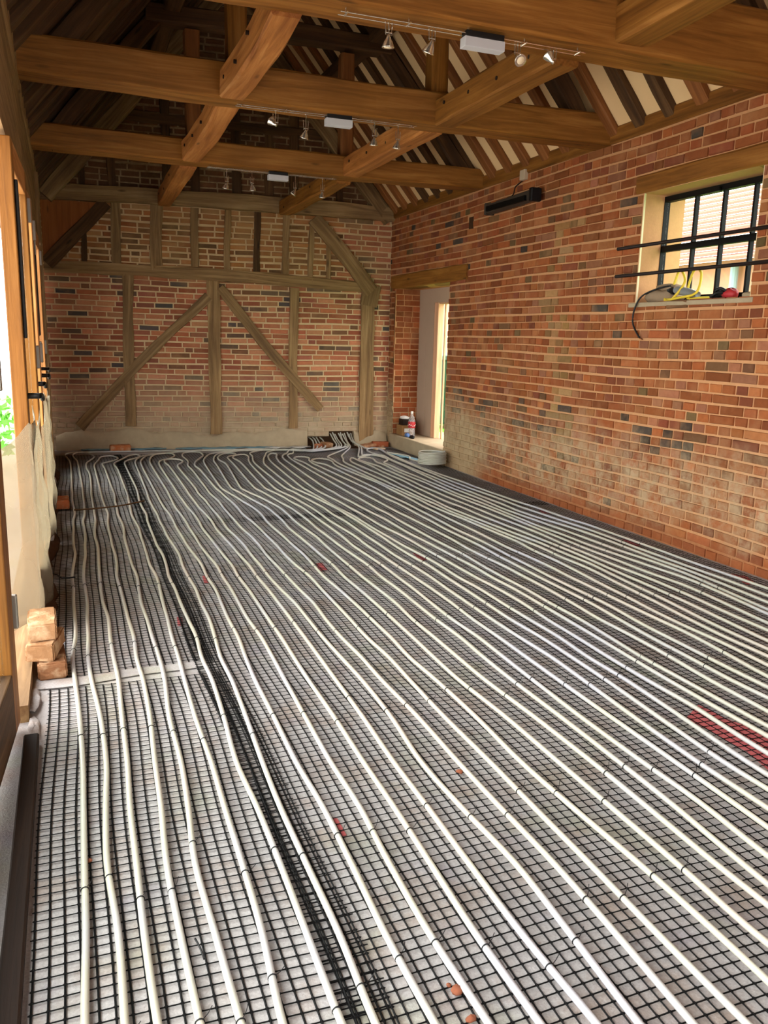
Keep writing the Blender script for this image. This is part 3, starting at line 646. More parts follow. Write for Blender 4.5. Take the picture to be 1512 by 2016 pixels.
m = MB(); m.box((R-.045, 6.33, 2.60), (R-.005, 6.41, 2.68)); tag(m.build('junction_box', plain('cream_plastic', S(196, 176, 150), .5), bevel=.006), 'small cream junction box on the wall plate above the heater', 'box')
# air brick / vent hole
m = MB()
m.box((R-.004, 7.31, 2.305), (R+.03, 7.40, 2.43)); tag(m.build('vent_grille', M['dirt_hole_shade']), 'dark square vent recess high on the right brick wall near the door', 'vent')  # flush dark block standing in for the shade inside the vent

# ---- doorway: boarding, pine frame, things on the step
DX = R+.31
m = MB(); m.box((DX, 8.83, .165), (DX+.03, 9.27, 1.86)); m.box((DX-.002, 9.03, .165), (DX+.001, 9.036, 1.3)); db = tag(m.build('boarded_panel', M['door_grey']), 'grey brown board closing the left part of the doorway', 'board')
m = MB(); m.box((DX, 7.75, 1.70), (DX+.03, 8.83, 1.86)); tag(m.build('head_board', M['door_grey']), 'grey brown board across the head of the doorway', 'board')
fr = empty('door_1', (DX+.05, 8.6, .165), kind='structure')
for nm, a, b, c, d in (('door_jamb', 8.72, 8.825, .165, 1.71), ('door_stop', 8.635, 8.66, .165, 1.70)):
    m = MB(); m.box((DX+(0 if b > 8.7 else .05), a, c), (DX+.07, b, d)); o = m.build(nm, M['pine'], fr, bevel=.004)
    for v, g in zip(o.data.vertices, o.data.attributes['grain'].data): g.vector = (v.co.z, v.co.x, v.co.y)
m = MB(); m.box((DX+.01, 7.75, 1.685), (DX+.09, 8.82, 1.70)); m.build('door_head', M['pine'], fr)
ZD = .1655
bx = empty('cardboard_box', (R+.10, 9.10, ZD), 'small brown cardboard box with a white label on the doorway step', 'box')
m = MB(); m.box((R+.03, 9.02, ZD), (R+.17, 9.20, ZD+.12)); m.build('carton', M['cardboard'], bx, bevel=.003)
m = MB(); m.box((R+.06, 9.0185, ZD+.04), (R+.12, 9.02, ZD+.085)); m.build('label', M['white_label'], bx)
m = MB(); m.box((R+.05, 9.04, ZD+.12), (R+.16, 9.18, ZD+.19)); o = tag(m.build('dark_box', M['board_dark'], bevel=.004), 'small dark box stacked on the cardboard box on the doorway step', 'box')
lump('crumpled_paper', (R+.10, 9.12, ZD+.19), .045, .07, .022, M['white_label'], 21, 'crumpled white paper bag on top of the boxes on the doorway step', 'paper')
bt = empty('drinks_bottle', (R+.11, 8.92, ZD), 'clear plastic drinks bottle with a red label on the doorway step', 'bottle')
m = MB(); m.lathe([(.001, 0), (.038, 0), (.042, .01), (.042, .09), (.038, .10), (.042, .11), (.042, .18), (.036, .215), (.017, .26), (.0135, .275), (.0135, .285)], (R+.11, 8.92, ZD), 20); m.build('bottle_body', M['pet'], bt, smooth=True)
m = MB(); m.lathe([(.0428, .105), (.0432, .106), (.0432, .175), (.0428, .176)], (R+.11, 8.92, ZD), 20); m.build('bottle_label', M['red_plastic'], bt, smooth=True)
m = MB()
for k in range(7):
    th = math.pi*(1.0+.16*k); p = Vector((R+.11+.0436*math.cos(th), 8.92+.0436*math.sin(th), ZD+.135+.008*math.sin(k*1.4)))
    m.box(p-Vector((.004, .004, .005)), p+Vector((.004, .004, .005)))
m.build('label_stripe', M['white_label'], bt)
m = MB(); m.lathe([(.015, .27), (.015, .296), (.001, .296)], (R+.11, 8.92, ZD), 16); m.build('bottle_cap', M['white_label'], bt)
lump('blue_rag', (R+.05, 8.90, ZD), .03, .05, .028, M['blue'], 31, 'small blue bundle in front of the drinks bottle on the step', 'cloth', 10, 7)
lump('black_glove', (R+.05, 8.76, ZD), .03, .055, .022, M['black_plastic'], 33, 'small black glove near the right end of the doorway step', 'glove', 10, 7)

# ================================================================== LIGHT TRACKS ON THE TIES
def spotlight(x, y, ztop, zb, label, big=1., tilt=(0, 0), group=None):
    r_ = empty('spotlight', (x, y, ztop), label, 'lamp', group)
    m = MB(); m.tube([(x, y, ztop+.0), (x, y, zb+.055*big)], .0028, 6); m.build('lamp_stem', M['chrome'], r_)
    m = MB(); m.tube([(x-.016, y, zb+.10*big), (x-.013, y, zb+.045*big)], .0022, 6); m.tube([(x+.016, y, zb+.10*big), (x+.013, y, zb+.045*big)], .0022, 6)
    m.tube([(x-.016, y, zb+.055*big), (x+.016, y, zb+.055*big)], .003, 6); m.build('lamp_holder', M['chrome'], r_)
    T = Matrix.Rotation(tilt[0], 4, 'X') @ Matrix.Rotation(tilt[1], 4, 'Y'); c = Vector((x, y, zb+.04*big))
    def tl(mbx): mbx.v = [tuple(c + T @ (Vector(v)-c)) for v in mbx.v]
    m = MB(); m.lathe([(.007*big, .048*big), (.009*big, .036*big), (.02*big, .018*big), (.027*big, .0), (.0285*big, -.004*big), (.026*big, -.004*big)], (x, y, zb), 18); tl(m); m.build('reflector', M['chrome'], r_, smooth=True)
    m = MB(); m.lathe([(.001, -.006*big), (.026*big, -.003*big), (.026*big, .002*big), (.001, .002*big)], (x, y, zb), 18); tl(m); m.build('lamp_glass', M['lamp_face'], r_, smooth=True)
    return r_
def track(y, xa, xb, z, xbox, wbox, label, lbox):
    t_ = empty('light_track', ((xa+xb)/2, y, z), label, 'light track', 'cable light tracks')
    for dy in (-.02, .02):
        m = MB(); m.tube([(xa, y+dy, z), (xb, y+dy, z)], .0025, 6); m.build('track_wire', M['chrome'], t_)
    n = 5
    for k in range(n):
        x = xa+.03+(xb-xa-.06)*k/(n-1); m = MB(); m.tube([(x, y-.024, z), (x, y+.024, z)], .004, 6); m.tube([(x, y, z), (x, y, z+.045)], .003, 6); m.build('wire_bracket', M['chrome'], t_)
    b = empty('transformer_box', (xbox, y, z), lbox, 'transformer', 'lamp transformers under the tie beams')
    m = MB(); m.box((xbox-wbox/2, y-.028, z-.055), (xbox+wbox/2, y+.028, z-.012)); m.build('casing', M['grey_box'], b, bevel=.003)
    m = MB(); m.box((xbox-wbox/2+.005, y-.03, z-.014), (xbox+wbox/2-.005, y+.026, z+.012)); m.build('dark_lid', M['black_plastic'], b, bevel=.003)
yt = 3.66
track(yt, 1.15, 2.36, 2.625, 1.83, .20, 'twin wire light track under the nearest tie beam', 'pale grey transformer box on the light track of the nearest tie beam')
for k, (x, zb, ti) in enumerate(((1.375, 2.525, (.1, 0)), (1.58, 2.53, (.5, .2)), (2.01, 2.53, (-.9, .0)), (2.20, 2.53, (2.6, .35)))):
    spotlight(x, yt, 2.625, zb, f'{ordn[k]} spotlight from the left hanging under the nearest tie beam', 1.0, ti, 'spotlights under the tie beams')
yt = 5.27
track(yt, 1.02, 2.18, 2.625, 1.66, .17, 'twin wire light track under the middle tie beam', 'pale grey transformer box on the light track of the middle tie beam')
for k, (x, zb, ti) in enumerate(((1.26, 2.50, (2.4, .6)), (1.45, 2.485, (.3, .2)), (1.90, 2.49, (.2, 0)), (2.06, 2.485, (.2, .1)))):
    spotlight(x, yt, 2.625, zb, f'{ordn[k]} spotlight from the left hanging under the middle tie beam', 1.0, ti, 'spotlights under the tie beams')
yt = 7.20
track(yt, 1.15, 2.25, 2.62, 1.74, .17, 'twin wire light track under the farthest tie beam', 'pale grey transformer box on the light track of the farthest tie beam')
for k, (x, zb, ti) in enumerate(((1.31, 2.47, (.3, .2)), (1.52, 2.475, (.3, -.2)), (1.89, 2.465, (.2, .5)), (2.13, 2.465, (.2, 0)))):
    spotlight(x, yt, 2.62, zb, f'{ordn[k]} spotlight from the left hanging under the farthest tie beam', 1.0, ti, 'spotlights under the tie beams')
def slopespot(y, t, label):
    p = slope_pt(1, y, t, -.005); r_ = empty('roof_spotlight', p, label, 'lamp', 'small spotlights fixed to the right roof slope')
    m = MB(); m.lathe([(.028, -.03), (.03, -.02), (.03, 0)], p, 14); m.build('lamp_base', M['zinc'], r_)
    m = MB(); m.tube([p+Vector((0, 0, -.02)), p+Vector((-.02, -.01, -.07))], .006, 6); m.build('lamp_arm', M['iron'], r_)
    m = MB(); m.tube([p+Vector((-.02, -.01, -.07)), p+Vector((-.045, -.03, -.10))], .02, 10, rads=[.012, .026]); m.build('lamp_head', M['zinc'], r_)
slopespot(6.02, .22, 'small spotlight fixed to the right roof slope above the middle tie beam end')
slopespot(3.55, .42, 'small spotlight fixed to the right roof slope beyond the nearest tie beam')

# ================================================================== GLAZED LEFT SIDE
def post(y, w, d, lb, mat='door_oak', x=L, z1=2.60):
    timber('door_post', (x-d/2, y, .0), (x-d/2, y, z1), d, w, M[mat], None, lb, 'post', 'oak posts of the glazed side', side=(1, 0, 0), wav=.002, chamfer=.005)
post(8.10, .22, .13, 'old oak post at the far end of the glazed left side beside the brick gable', 'oak_old', L+.02)
def leaf(n, p, ang, width, hgt=1.94, handle=True, z0=.06, low='door_oak', side='door_oak'):
    """Oak framed glazed door leaf hinged at p, swung by ang from the wall line."""
    d = Vector((math.sin(ang), math.cos(ang), 0)); nn = Vector((d.y, -d.x, 0)); T = .055
    root = empty(f'door_{n}', Vector((p[0], p[1], z0)), kind='structure')
    def bx(nm, a, b, c, e, t0, t1, mat, par=root, gz=True):
        m = MB(); P0 = Vector((p[0], p[1], 0))
        q = lambda s, t, z: P0 + d*s + nn*t + Vector((0, 0, z))
        m.hexa([q(a, t0, c), q(b, t0, c), q(b, t1, c), q(a, t1, c)], [q(a, t0, e), q(b, t0, e), q(b, t1, e), q(a, t1, e)])
        m.g = [(v[2], v[0], v[1]) if gz else (v[1], v[0], v[2]) for v in m.v]
        return m.build(nm, mat, par, bevel=.004)
    st = .095; zt = z0+hgt
    bx('stile', 0, st, z0, zt, -T/2, T/2, M[side]); bx('stile', width-st, width, z0, zt, -T/2, T/2, M[side])
    bx('rail', st, width-st, z0, z0+.2, -T/2, T/2, M[low], gz=False); bx('rail', st, width-st, zt-.11, zt, -T/2, T/2, M['door_oak'], gz=False)
    bx('glass_pane', st, width-st, z0+.2, zt-.11, -.004, .004, M['glass'])
    for zc in (.35, 1.10, 1.78):
        bx('hinge', width-.012, width+.012, zc, zc+.11, T/2-.004, T/2+.014, M['zinc'])
    if handle:
        hp = Vector((p[0], p[1], 0)) + d*(st/2) + nn*(T/2)
        m = MB(); m.tube([hp+Vector((0, 0, 1.02)), hp+Vector((0, 0, 1.02))+nn*.045], .012, 10); m.tube(catmull([hp+Vector((0, 0, 1.02))+nn*.045, hp+nn*.05+d*.04+Vector((0, 0, 1.02)), hp+nn*.05+d*.1+Vector((0, 0, 1.0))], .01), .01, 8); m.build('door_handle', M['iron'], root, smooth=True)
        bx('bolt', st*.35, st*.5, 1.25, 1.85, T/2, T/2+.014, M['iron'])
    return root
# bi-fold leaves along the left, slightly unfolded, and the open leaf beside the camera
leaf(2, (-.184, 3.62), math.radians(1.5), .80, side='oak_beam')
leaf(3, (-.19, 4.46), math.radians(1.5), .82)
leaf(4, (-.18, 5.32), math.radians(-1), .92)
leaf(5, (-.20, 6.27), math.radians(1), .94)
leaf(6, (-.19, 7.24), math.radians(-2), .75, handle=False)
leaf(7, (L-.175, 1.25), math.radians(4.5), 1.50, z0=.03, low='oak_dark', side='oak_beam')
# old sill board and dark plank on the floor
timber('threshold_board', (-.166, 1.2, .02), (-.164, 2.62, .02), .045, .034, M['board_dark'], None, 'dark brown threshold board lying along the floor at the lower left', 'board', side=(1, 0, 0), wav=.001, chamfer=.004)
timber('timber_offcut', (L+.02, 1.05, .03), (L+.02, 1.33, .03), .05, .05, M['cement'], None, 'pale stone block at the bottom left corner', 'block', side=(1, 0, 0), wav=.002)
# dark earth edge below the doors
m = MB(); n = 50
vs_ = []
for k in range(n+1):
    y = 3.45+(8.2-3.45)*k/n; w = .05+.02*math.sin(y*5)+.012*random.uniform(-1, 1); h_ = .085+.03*math.sin(y*3.1)+.015*random.uniform(-1, 1)
    vs_ += [(L-.08, y, 0), (L-.08, y, h_), (L-.03+w*.4, y, h_*.9), (L-.03+w, y, h_*.35), (L+w, y, .0)]
m.add(vs_, [(k*5+q, (k+1)*5+q, (k+1)*5+q+1, k*5+q+1) for k in range(n) for q in range(4)]); tag(m.build('trim_5', M['dirt_hole_shade'], smooth=False), kind='structure')
# hanging dust sheets
def sheet(name, plan, zbot, ztop, label, seed, amp=.02):
    rg = random.Random(seed); ph = [rg.uniform(0, 6.28) for _ in range(6)]; nv = 34; m = MB(); vs_ = []
    cs = catmull([(a, b, 0) for a, b in plan], .03); nu = len(cs)-1
    for j in range(nv+1):
        v = j/nv
        for i, p in enumerate(cs):
            u = i/nu; t_ = (cs[min(i+1, nu)]-cs[max(i-1, 0)]).normalized(); nn = Vector((t_.y, -t_.x, 0))
            zt = ztop+.05*math.sin(7*u+ph[4])-.06*abs(math.sin(11*u+ph[5])); z = zt+(zbot(u)-zt)*v
            q = amp*(.25+v)*(.6*math.sin(9*u+ph[0]+2*v)+.5*math.sin(19*u+ph[1]-3*v)+.3*math.sin(6*v+ph[2]+4*u)) + .005*math.sin(40*u+9*v+ph[3]) + .004*math.sin(21*v-17*u)
            vs_.append(p + nn*q + Vector((0, 0, z)))
    m.add(vs_, [(j*(nu+1)+i, j*(nu+1)+i+1, (j+1)*(nu+1)+i+1, (j+1)*(nu+1)+i) for j in range(nv) for i in range(nu)])
    o = m.build(name, M['film'], smooth=True); so = o.modifiers.new('thickness', 'SOLIDIFY'); so.thickness = .0012
    return tag(o, label, 'plastic sheet', 'plastic dust sheets hung over the glazed doors')
sheet('dust_sheet_film', [(-.285, 3.40), (-.22, 3.44), (-.165, 3.49), (-.143, 3.72), (-.14, 4.30)], lambda u: .10+.04*math.sin(8*u)+.10*max(0, u-.4), .93, 'nearer plastic dust sheet hanging over the glazed doors, reaching almost to the floor', 2)
sheet('dust_sheet_film', [(-.20, 4.42), (-.14, 4.55), (-.122, 4.9), (-.135, 5.7)], lambda u: .09+.10*abs(math.sin(4*u+.2)), .88, 'middle plastic dust sheet hanging crumpled over the glazed doors', 5, .017)
sheet('dust_sheet_film', [(-.16, 5.85), (-.148, 6.2), (-.145, 6.8), (-.155, 7.2)], lambda u: .14+.10*abs(math.sin(5*u+1)), .84, 'farther plastic dust sheet hanging over the glazed doors', 8, .012)
# scraps of white fleece along the left edge
for k, (px, py, sx, sy, sz, lb) in enumerate(((66, 1385, .03, .09, .012, 'crumpled white fleece at the mesh gap beside the stacked bricks'), (68, 1440, .02, .08, .008, 'strip of white fleece showing at the left edge of the near mesh'), (100, 1068, .022, .12, .05, 'curl of white fleece at the left edge half way down the room'), (106, 955, .02, .16, .04, 'curl of white fleece near the far end of the glazed doors'))):
    p = G(px, py); lump('fleece_scrap', (p.x, p.y, .006), sx, sy, sz, M['floor'], 40+k, lb, 'fleece')

# ================================================================== OUTSIDE
m = MB(); m.box((-14, -8, -.45), (L-.28, 30, -.3)); tag(m.build('ground_1', M['paving']), kind='structure')
m = MB(); m.box((R+.36, -8, -.3), (30, 40, -.02)); tag(m.build('ground_2', M['grass']), kind='structure')
nb = empty('neighbour_building', (9.5, 14, 0), 'pale brick building with red tiled roof outside beyond the window and door', 'building')
m = MB(); m.box((9.6, 6, 0), (10, 30, 2.6)); m.build('house_wall', M['outwall'], nb)
m = MB(); n = 34
for k in range(n):
    a, b = k/n, (k+1)/n; x0, z0 = 9.2+a*4.2, 2.5+a*3.6; x1, z1 = 9.2+b*4.2, 2.5+b*3.6
    m.hexa([(x0, 5.5, z0+.05), (x0, 30, z0+.05), (x1+.05, 30, z1+.02), (x1+.05, 5.5, z1+.02)], [(x0, 5.5, z0+.09), (x0, 30, z0+.09), (x1+.05, 30, z1+.05), (x1+.05, 5.5, z1+.05)])
m.build('tiled_roof', M['flower'], nb)
m = MB(); m.tube([(9.5, 10.2, 0), (9.5, 10.2, 2.5)], .06, 10); m.build('downpipe', plain('pale_blue_pipe', S(150, 176, 190), .6), nb)
BX, BY = .0, .05
gb = empty('wheelie_bin', (5.45, 11.45, -.02), 'dark green wheelie bin standing outside the doorway', 'bin')
m = MB(); m.hexa([(5.2, 11.2, .05), (5.7, 11.2, .05), (5.7, 11.8, .05), (5.2, 11.8, .05)], [(5.13, 11.1, 1.0), (5.77, 11.1, 1.0), (5.77, 11.9, 1.0), (5.13, 11.9, 1.0)]); m.build('bin_body', M['green_bin'], gb, bevel=.02)
m = MB(); m.hexa([(5.1, 11.05, 1.0), (5.8, 11.05, 1.0), (5.8, 11.95, 1.0), (5.1, 11.95, 1.0)], [(5.14, 11.1, 1.07), (5.76, 11.1, 1.07), (5.76, 11.9, 1.1), (5.14, 11.9, 1.1)]); m.build('bin_lid', M['green_bin'], gb, bevel=.02)
for x in (5.2, 5.7):
    m = MB(); m.tube([(x-.03, 11.78, .08), (x+.03, 11.78, .08)], .1, 16); m.build('wheel', M['black_plastic'], gb)
def shrub(x, y, r, lb, seed):
    rg = random.Random(seed); s_ = empty('garden_shrub', (x, y, -.3), lb, 'shrub', 'shrubs outside the glazed doors'); m = MB()
    for _ in range(420):
        th, ph_ = rg.uniform(0, 6.28), math.acos(rg.uniform(-.6, 1)); rr = r*rg.uniform(.6, 1)
        c = Vector((x+rr*math.sin(ph_)*math.cos(th), y+rr*math.sin(ph_)*math.sin(th), -.3+r*.9+rr*math.cos(ph_)))
        a = Vector((rg.uniform(-1, 1), rg.uniform(-1, 1), rg.uniform(-1, 1))).normalized()*.07; b = a.cross(Vector((rg.uniform(-1, 1), rg.uniform(-1, 1), rg.uniform(-1, 1)))).normalized()*.035
        m.add([c-a, c+b, c+a, c-b], [(0, 1, 2, 3)])
    m.build('foliage', M['leaf'], s_)
    m = MB(); m.tube([(x, y, -.3), (x, y, -.3+r)], .03, 8); m.build('stem', M['oak_dark'], s_)
shrub(-1.1, 10.4, .55, 'bright green shrub outside at the far end of the glazed doors', 1)

# ================================================================== HEATING PIPES
ROWS = {1000: [145.6,166,184.3,208,230.4,256.7,280.6,302,323.8,346,370.8,393,415.7,440.5,468.3,499.6,526.8,551.6,572.5,596.3,614,638,661.7],
 960: [141.3,161.9,179.8,196.2,220,245.8,267.7,285.5,301.4,325.2,343,363.9,384,405,424,435,455,474,501,521,540,560.6,578,596,616,640],
 1160: [144.5,167.9,198.5,237,273.4,314.9,345,385.3,424.2,455.1,488.9,527.9,553,589.4,633.4,667.3,707.5,745.2,784.2,815.6,851.5,881.7,915.6,945.8,982.2,1013.6,1036,1079,1109,1134],
 1340: [147.7,180.4,233.2,282,324.4,363.9,418,456.9,502.7,561.8,608.3,662.3,713.8,752.8,808,860,905.6,957,1010,1051,1101.6,1150.6,1195,1235,1276.5,1318,1348,1400,1442,1484],
 1500: [162.8,209,250.5,305,356.3,415.8,465.4,516.7,583,651,715.4,775,829.5,902,965,1026,1099.6,1165.8,1218.7,1265,1329.5,1374,1425,1471.7],
 1700: [166,210.8,268.7,328,384.4,477,551.4,603,692,766.7,847.7,923.8,1014.7,1091,1160.8,1258,1332.8,1408.8,1461.7],
 2016: [167,245.8,310.6,394,475,557,673,740,857,963,1064,1175,1259,1365,1471]}
COLS = {1512: (42, [1158.8,1173,1186,1200,1208.6,1226.6,1241,1261.5,1278,1292,1309.6,1331.9,1353,1374]),
 1352: (42, [1103,1114,1122,1130,1139,1154,1170,1186,1202.7,1216.5,1234,1245.6,1273]),
 1160: (42, [1033.8,1042.8,1050.7,1061.8,1072.9,1082.4,1092,1101,1108.9,1119.5]),
 1020: (42, [988,996,1005.5,1012.3,1019.2,1025,1033.5,1043.5,1052.5,1060,1067]),
 880: (42, [938.5,943.8,950,956.5,963,969,978,987.7,997.8,1003.6,1009,1019.5]),
 740: (38, [904.8,910,916,922,930,939,945.5,948.7,961.4,970,985,999.5])}
PZ = .0175
samp = {i: [] for i in range(1, 43)}
for y, xs_ in ROWS.items():
    for k, x in enumerate(xs_): p = G(x, y, PZ); samp[k+1].append((p.y, p.x))
for x, (i0, ys_) in COLS.items():
    for k, y in enumerate(ys_): p = G(x, y, PZ); samp[i0-k].append((p.y, p.x))
def nomx(i): return -.035 + .0862*(i-1)
runs = {}
for i in range(1, 43):
    s_ = sorted(samp[i]); yl, yh = s_[0][0], s_[-1][0]
    kept = [s_[0]]
    for q in s_[1:]:
        if q[0]-kept[-1][0] > .12: kept.append(q)
    s_ = kept; xl = s_[0][1]; xn = xl*.6+nomx(i)*.4
    lo = [(-.75, nomx(i))] + ([(max(-.2, yl-1.2), xn)] if yl > .8 else [])
    rw = random.Random(i); pa, pb = rw.uniform(0, 6.28), rw.uniform(0, 6.28)
    base = lo + [(y, x) for y, x in s_]; fine = []
    for (ya, xa), (yb, xb) in zip(base, base[1:]):      # the pipe wanders a little between its ties
        n_ = max(1, int((yb-ya)/.22))
        fine += [(ya+(yb-ya)*q/n_, xa+(xb-xa)*q/n_ + (.0055*math.sin(5.2*(ya+(yb-ya)*q/n_)+pa)+.0035*math.sin(9.5*(ya+(yb-ya)*q/n_)+pb) if q else 0)) for q in range(n_)]
    runs[i] = fine + [base[-1]]
# where each run's far bend sits: circuits are (first run, last run); inner runs pair up at the far end
FAR = {}
def px(x, y): p = G(x, y, PZ); return (p.x, p.y)
A5 = lambda c: [px(100+a/5.04, 880+b/5.04) for a, b in c]
B5 = lambda c: [px(380+a/5.04, 880+b/5.04) for a, b in c]
C5 = lambda c: [px(660+a/5.04, 880+b/5.04) for a, b in c]
Z9 = lambda c: [px(600+a/9.45, 900+b/9.45) for a, b in c]
UT = {(2, 3): A5([(275, 185), (260, 140), (225, 100), (222, 70), (285, 50), (360, 58), (420, 88), (428, 105), (395, 130), (355, 160), (355, 210), (385, 270)]),
      (4, 5): A5([(440, 230), (432, 180), (470, 135), (500, 98), (590, 88), (660, 105), (655, 125), (570, 150), (512, 165), (535, 215)]),
      (6, 7): A5([(665, 225), (632, 180), (640, 155), (720, 115), (775, 85), (850, 75), (885, 90), (850, 110), (765, 132), (733, 155), (750, 205)]),
      (10, 11): A5([(1005, 195), (980, 140), (1000, 95), (1060, 68), (1180, 62), (1228, 85), (1180, 115), (1090, 135), (1075, 160), (1090, 200)]),
      (12, 13): A5([(1180, 195), (1130, 150), (1140, 125), (1240, 120), (1305, 135), (1300, 155), (1258, 180), (1280, 220)]),
      (14, 15): B5([(-10, 225), (-50, 185), (-50, 140), (-105, 90), (-95, 60), (-30, 48), (60, 52), (98, 80), (70, 110), (25, 145), (20, 185), (70, 225)]),
      (18, 19): B5([(330, 170), (255, 125), (255, 90), (320, 62), (410, 62), (420, 80), (350, 95), (350, 115), (400, 165)]),
      (20, 21): B5([(470, 150), (395, 105), (430, 80), (510, 75), (550, 95), (552, 130), (585, 185)]),
      (24, 25): B5([(780, 150), (745, 90), (780, 62), (830, 70), (826, 100), (870, 160)]),
      (28, 29): Z9([(170, 200), (0, 105), (-200, 25), (-150, -5), (0, -5), (85, 20), (80, 55), (150, 115), (260, 165)]),
      (30, 31): Z9([(400, 140), (230, 105), (140, 75), (140, 45), (250, 25), (400, 35), (510, 75), (540, 120), (640, 185)]),
      (34, 35): Z9([(1040, 165), (880, 90), (845, 45), (870, 15), (930, 25), (990, 60), (1140, 120)]),
      (36, 37): C5([(430, 190), (300, 150), (232, 125), (245, 108), (300, 102), (370, 115), (410, 150), (480, 175)]),
      (40, 41): C5([(560, 130), (490, 90), (400, 72), (330, 45), (315, 25), (350, 12), (430, 18), (500, 55), (590, 105)])}
TOP = {1: A5([(200, 220), (185, 140), (140, 85), (150, 68), (215, 55)]), 8: A5([(860, 215), (838, 150), (870, 110), (960, 82)]), 9: A5([(905, 190), (893, 140), (930, 100), (1000, 75)]),
       16: B5([(130, 190), (108, 130), (150, 80), (210, 60)]), 17: B5([(240, 185), (205, 130), (225, 80), (290, 58)]), 22: B5([(640, 185), (598, 140), (590, 90), (575, 55)]),
       23: B5([(720, 180), (700, 130), (720, 75), (740, 50)]), 26: B5([(930, 140), (888, 100), (900, 75), (930, 62)]), 27: B5([(990, 130), (940, 85), (950, 70), (990, 62)]),
       32: Z9([(770, 180), (620, 110), (520, 40), (430, -15)]), 33: Z9([(870, 160), (730, 85), (715, 30), (690, -30)]), 38: C5([(520, 130), (460, 90), (370, 78), (285, 88), (230, 95)]),
       39: C5([(600, 150), (480, 105), (400, 85), (320, 75), (270, 80)]), 42: C5([(800, 185), (640, 115), (520, 65), (460, 25), (400, 8), (310, 14)])}
HOLE = {}
CIRC = [(1, 8), (9, 16), (17, 22), (23, 26), (27, 32), (33, 38), (39, 42)]
ends = [e for c in CIRC for e in c]
for k, e in enumerate(ends): HOLE[e] = FWp(2.68+.045*k, .10, -.065) if k < 4 else FWp(2.94+(0, .03, .06, .105, .13, .155, .18, .215, .24, .262)[k-4], .135+.02*((k*7) % 3)/2, -.065)
names = ['first white heating pipe circuit from the glazed left side', 'second white heating pipe circuit from the glazed left side', 'third white heating pipe circuit from the glazed left side',
         'middle white heating pipe circuit, with four runs under the far central post', 'third white heating pipe circuit from the right brick wall', 'second white heating pipe circuit from the right brick wall', 'white heating pipe circuit lying next to the right brick wall']
ring = MB(); n1, n2 = 14, 6
ring.add([((.0088+.0014*math.cos(b))*math.cos(a), .0016*math.sin(b), (.0088+.0014*math.cos(b))*math.sin(a)) for a in [2*math.pi*i/n1 for i in range(n1)] for b in [2*math.pi*j/n2 for j in range(n2)]],
         [(i*n2+j, i*n2+(j+1) % n2, ((i+1) % n1)*n2+(j+1) % n2, ((i+1) % n1)*n2+j) for i in range(n1) for j in range(n2)])
ring.tube([(.006, 0, .007), (.016, .006, .012), (.024, .012, .022)], .0009, 4)
tie_proto = ring.build('cable_tie', M['tie'], smooth=True); tie_used = False
def xrun(i, y):
    r_ = runs[i]
    for (a, xa), (b, xb) in zip(r_, r_[1:]):
        if a <= y <= b: return xa+(xb-xa)*(y-a)/(b-a)
    return None
for ci, (a, b) in enumerate(CIRC):
    path = []
    z_ = lambda pts: [Vector((x, y, PZ)) for x, y in pts]
    for i in range(a, b+1):
        down = (i-a) % 2 == 0                       # travelling towards the viewer
        top = TOP.get(i)
        if i in (a, b) and top:
            feed = []
            tx, ty = top[-1]; lane = FD+FS*2.6-.30-.012*ends.index(i) if a < 33 else None
            hz = HOLE[i]
            if tx < 2.5:
                for q in (.35, .7, 1.0):
                    X = tx+(2.55-tx)*q; Yl = (FD+FS*X) - .24 - .013*(ends.index(i)) - .22*q
                    feed.append(Vector((X, min(Yl, ty+.35), PZ+.003*(ends.index(i) % 4))))
            feed.append(Vector((hz.x-.05 if tx < 2.9 else hz.x+.02, hz.y-.38, PZ+.012))); feed.append(Vector((hz.x-.008+.016*((i*5) % 3)/2, hz.y-.10-.035*((i*3) % 4)/3, .065+.012*((i*7) % 3)))); feed.append(hz)
            if tx >= 2.5 and i not in (42,): feed = feed[-3:]
            up_pts = z_(top) + feed
        else: up_pts = None
        ytop = min(p[1] for p in (top or [])) if top else None
        # body of the run between near bend and far bend
        for (u, v), pts in UT.items():
            if i == u: ytop = pts[0][1]
            if i == v: ytop = pts[-1][1]
        if ytop is None: ytop = 8.2
        body = [Vector((x, y, PZ)) for y, x in runs[i] if y < ytop-.12]
        body.append
        if down:
            if i == a and up_pts: path += up_pts[::-1]
            path += body[::-1]
            if i < b:                               # near bend behind the viewer
                xa_, xb_ = nomx(i), nomx(i+1); path += [Vector((xa_*.85+xb_*.15, -.83, PZ)), Vector(((xa_+xb_)/2, -.86, PZ)), Vector((xa_*.15+xb_*.85, -.83, PZ))]
        else:
            path += body
            if i == b and up_pts: path += up_pts
            elif (i, i+1) in UT: path += z_(UT[(i, i+1)])
    m = MB(); cp = catmull(path, .05); m.tube(cp, .0082, 10)
    o = m.build('heating_pipe', M['pipe'], smooth=True); tag(o, names[ci], 'pipe', 'white underfloor heating pipe circuits')
    rows_t = [1.33, 1.82, 2.52, 3.35, 4.25]
    for i in range(a, b+1):
        for yr in rows_t:
            y = yr + random.uniform(-.09, .09); x = xrun(i, y)
            if x is None or x < -.3 or x > y*.90+.25: continue
            c = tie_proto if not tie_used else tie_proto.copy()
            if tie_used: COL.objects.link(c)
            tie_used = True
            x2 = xrun(i, y+.05) or x
            c.parent = o; c.location = (x, y, PZ+.0003); c.rotation_euler = (random.uniform(-.1, .1), random.choice((0, 0, math.pi))*0+random.uniform(-.4, .4), -math.atan2(x2-x, .05))
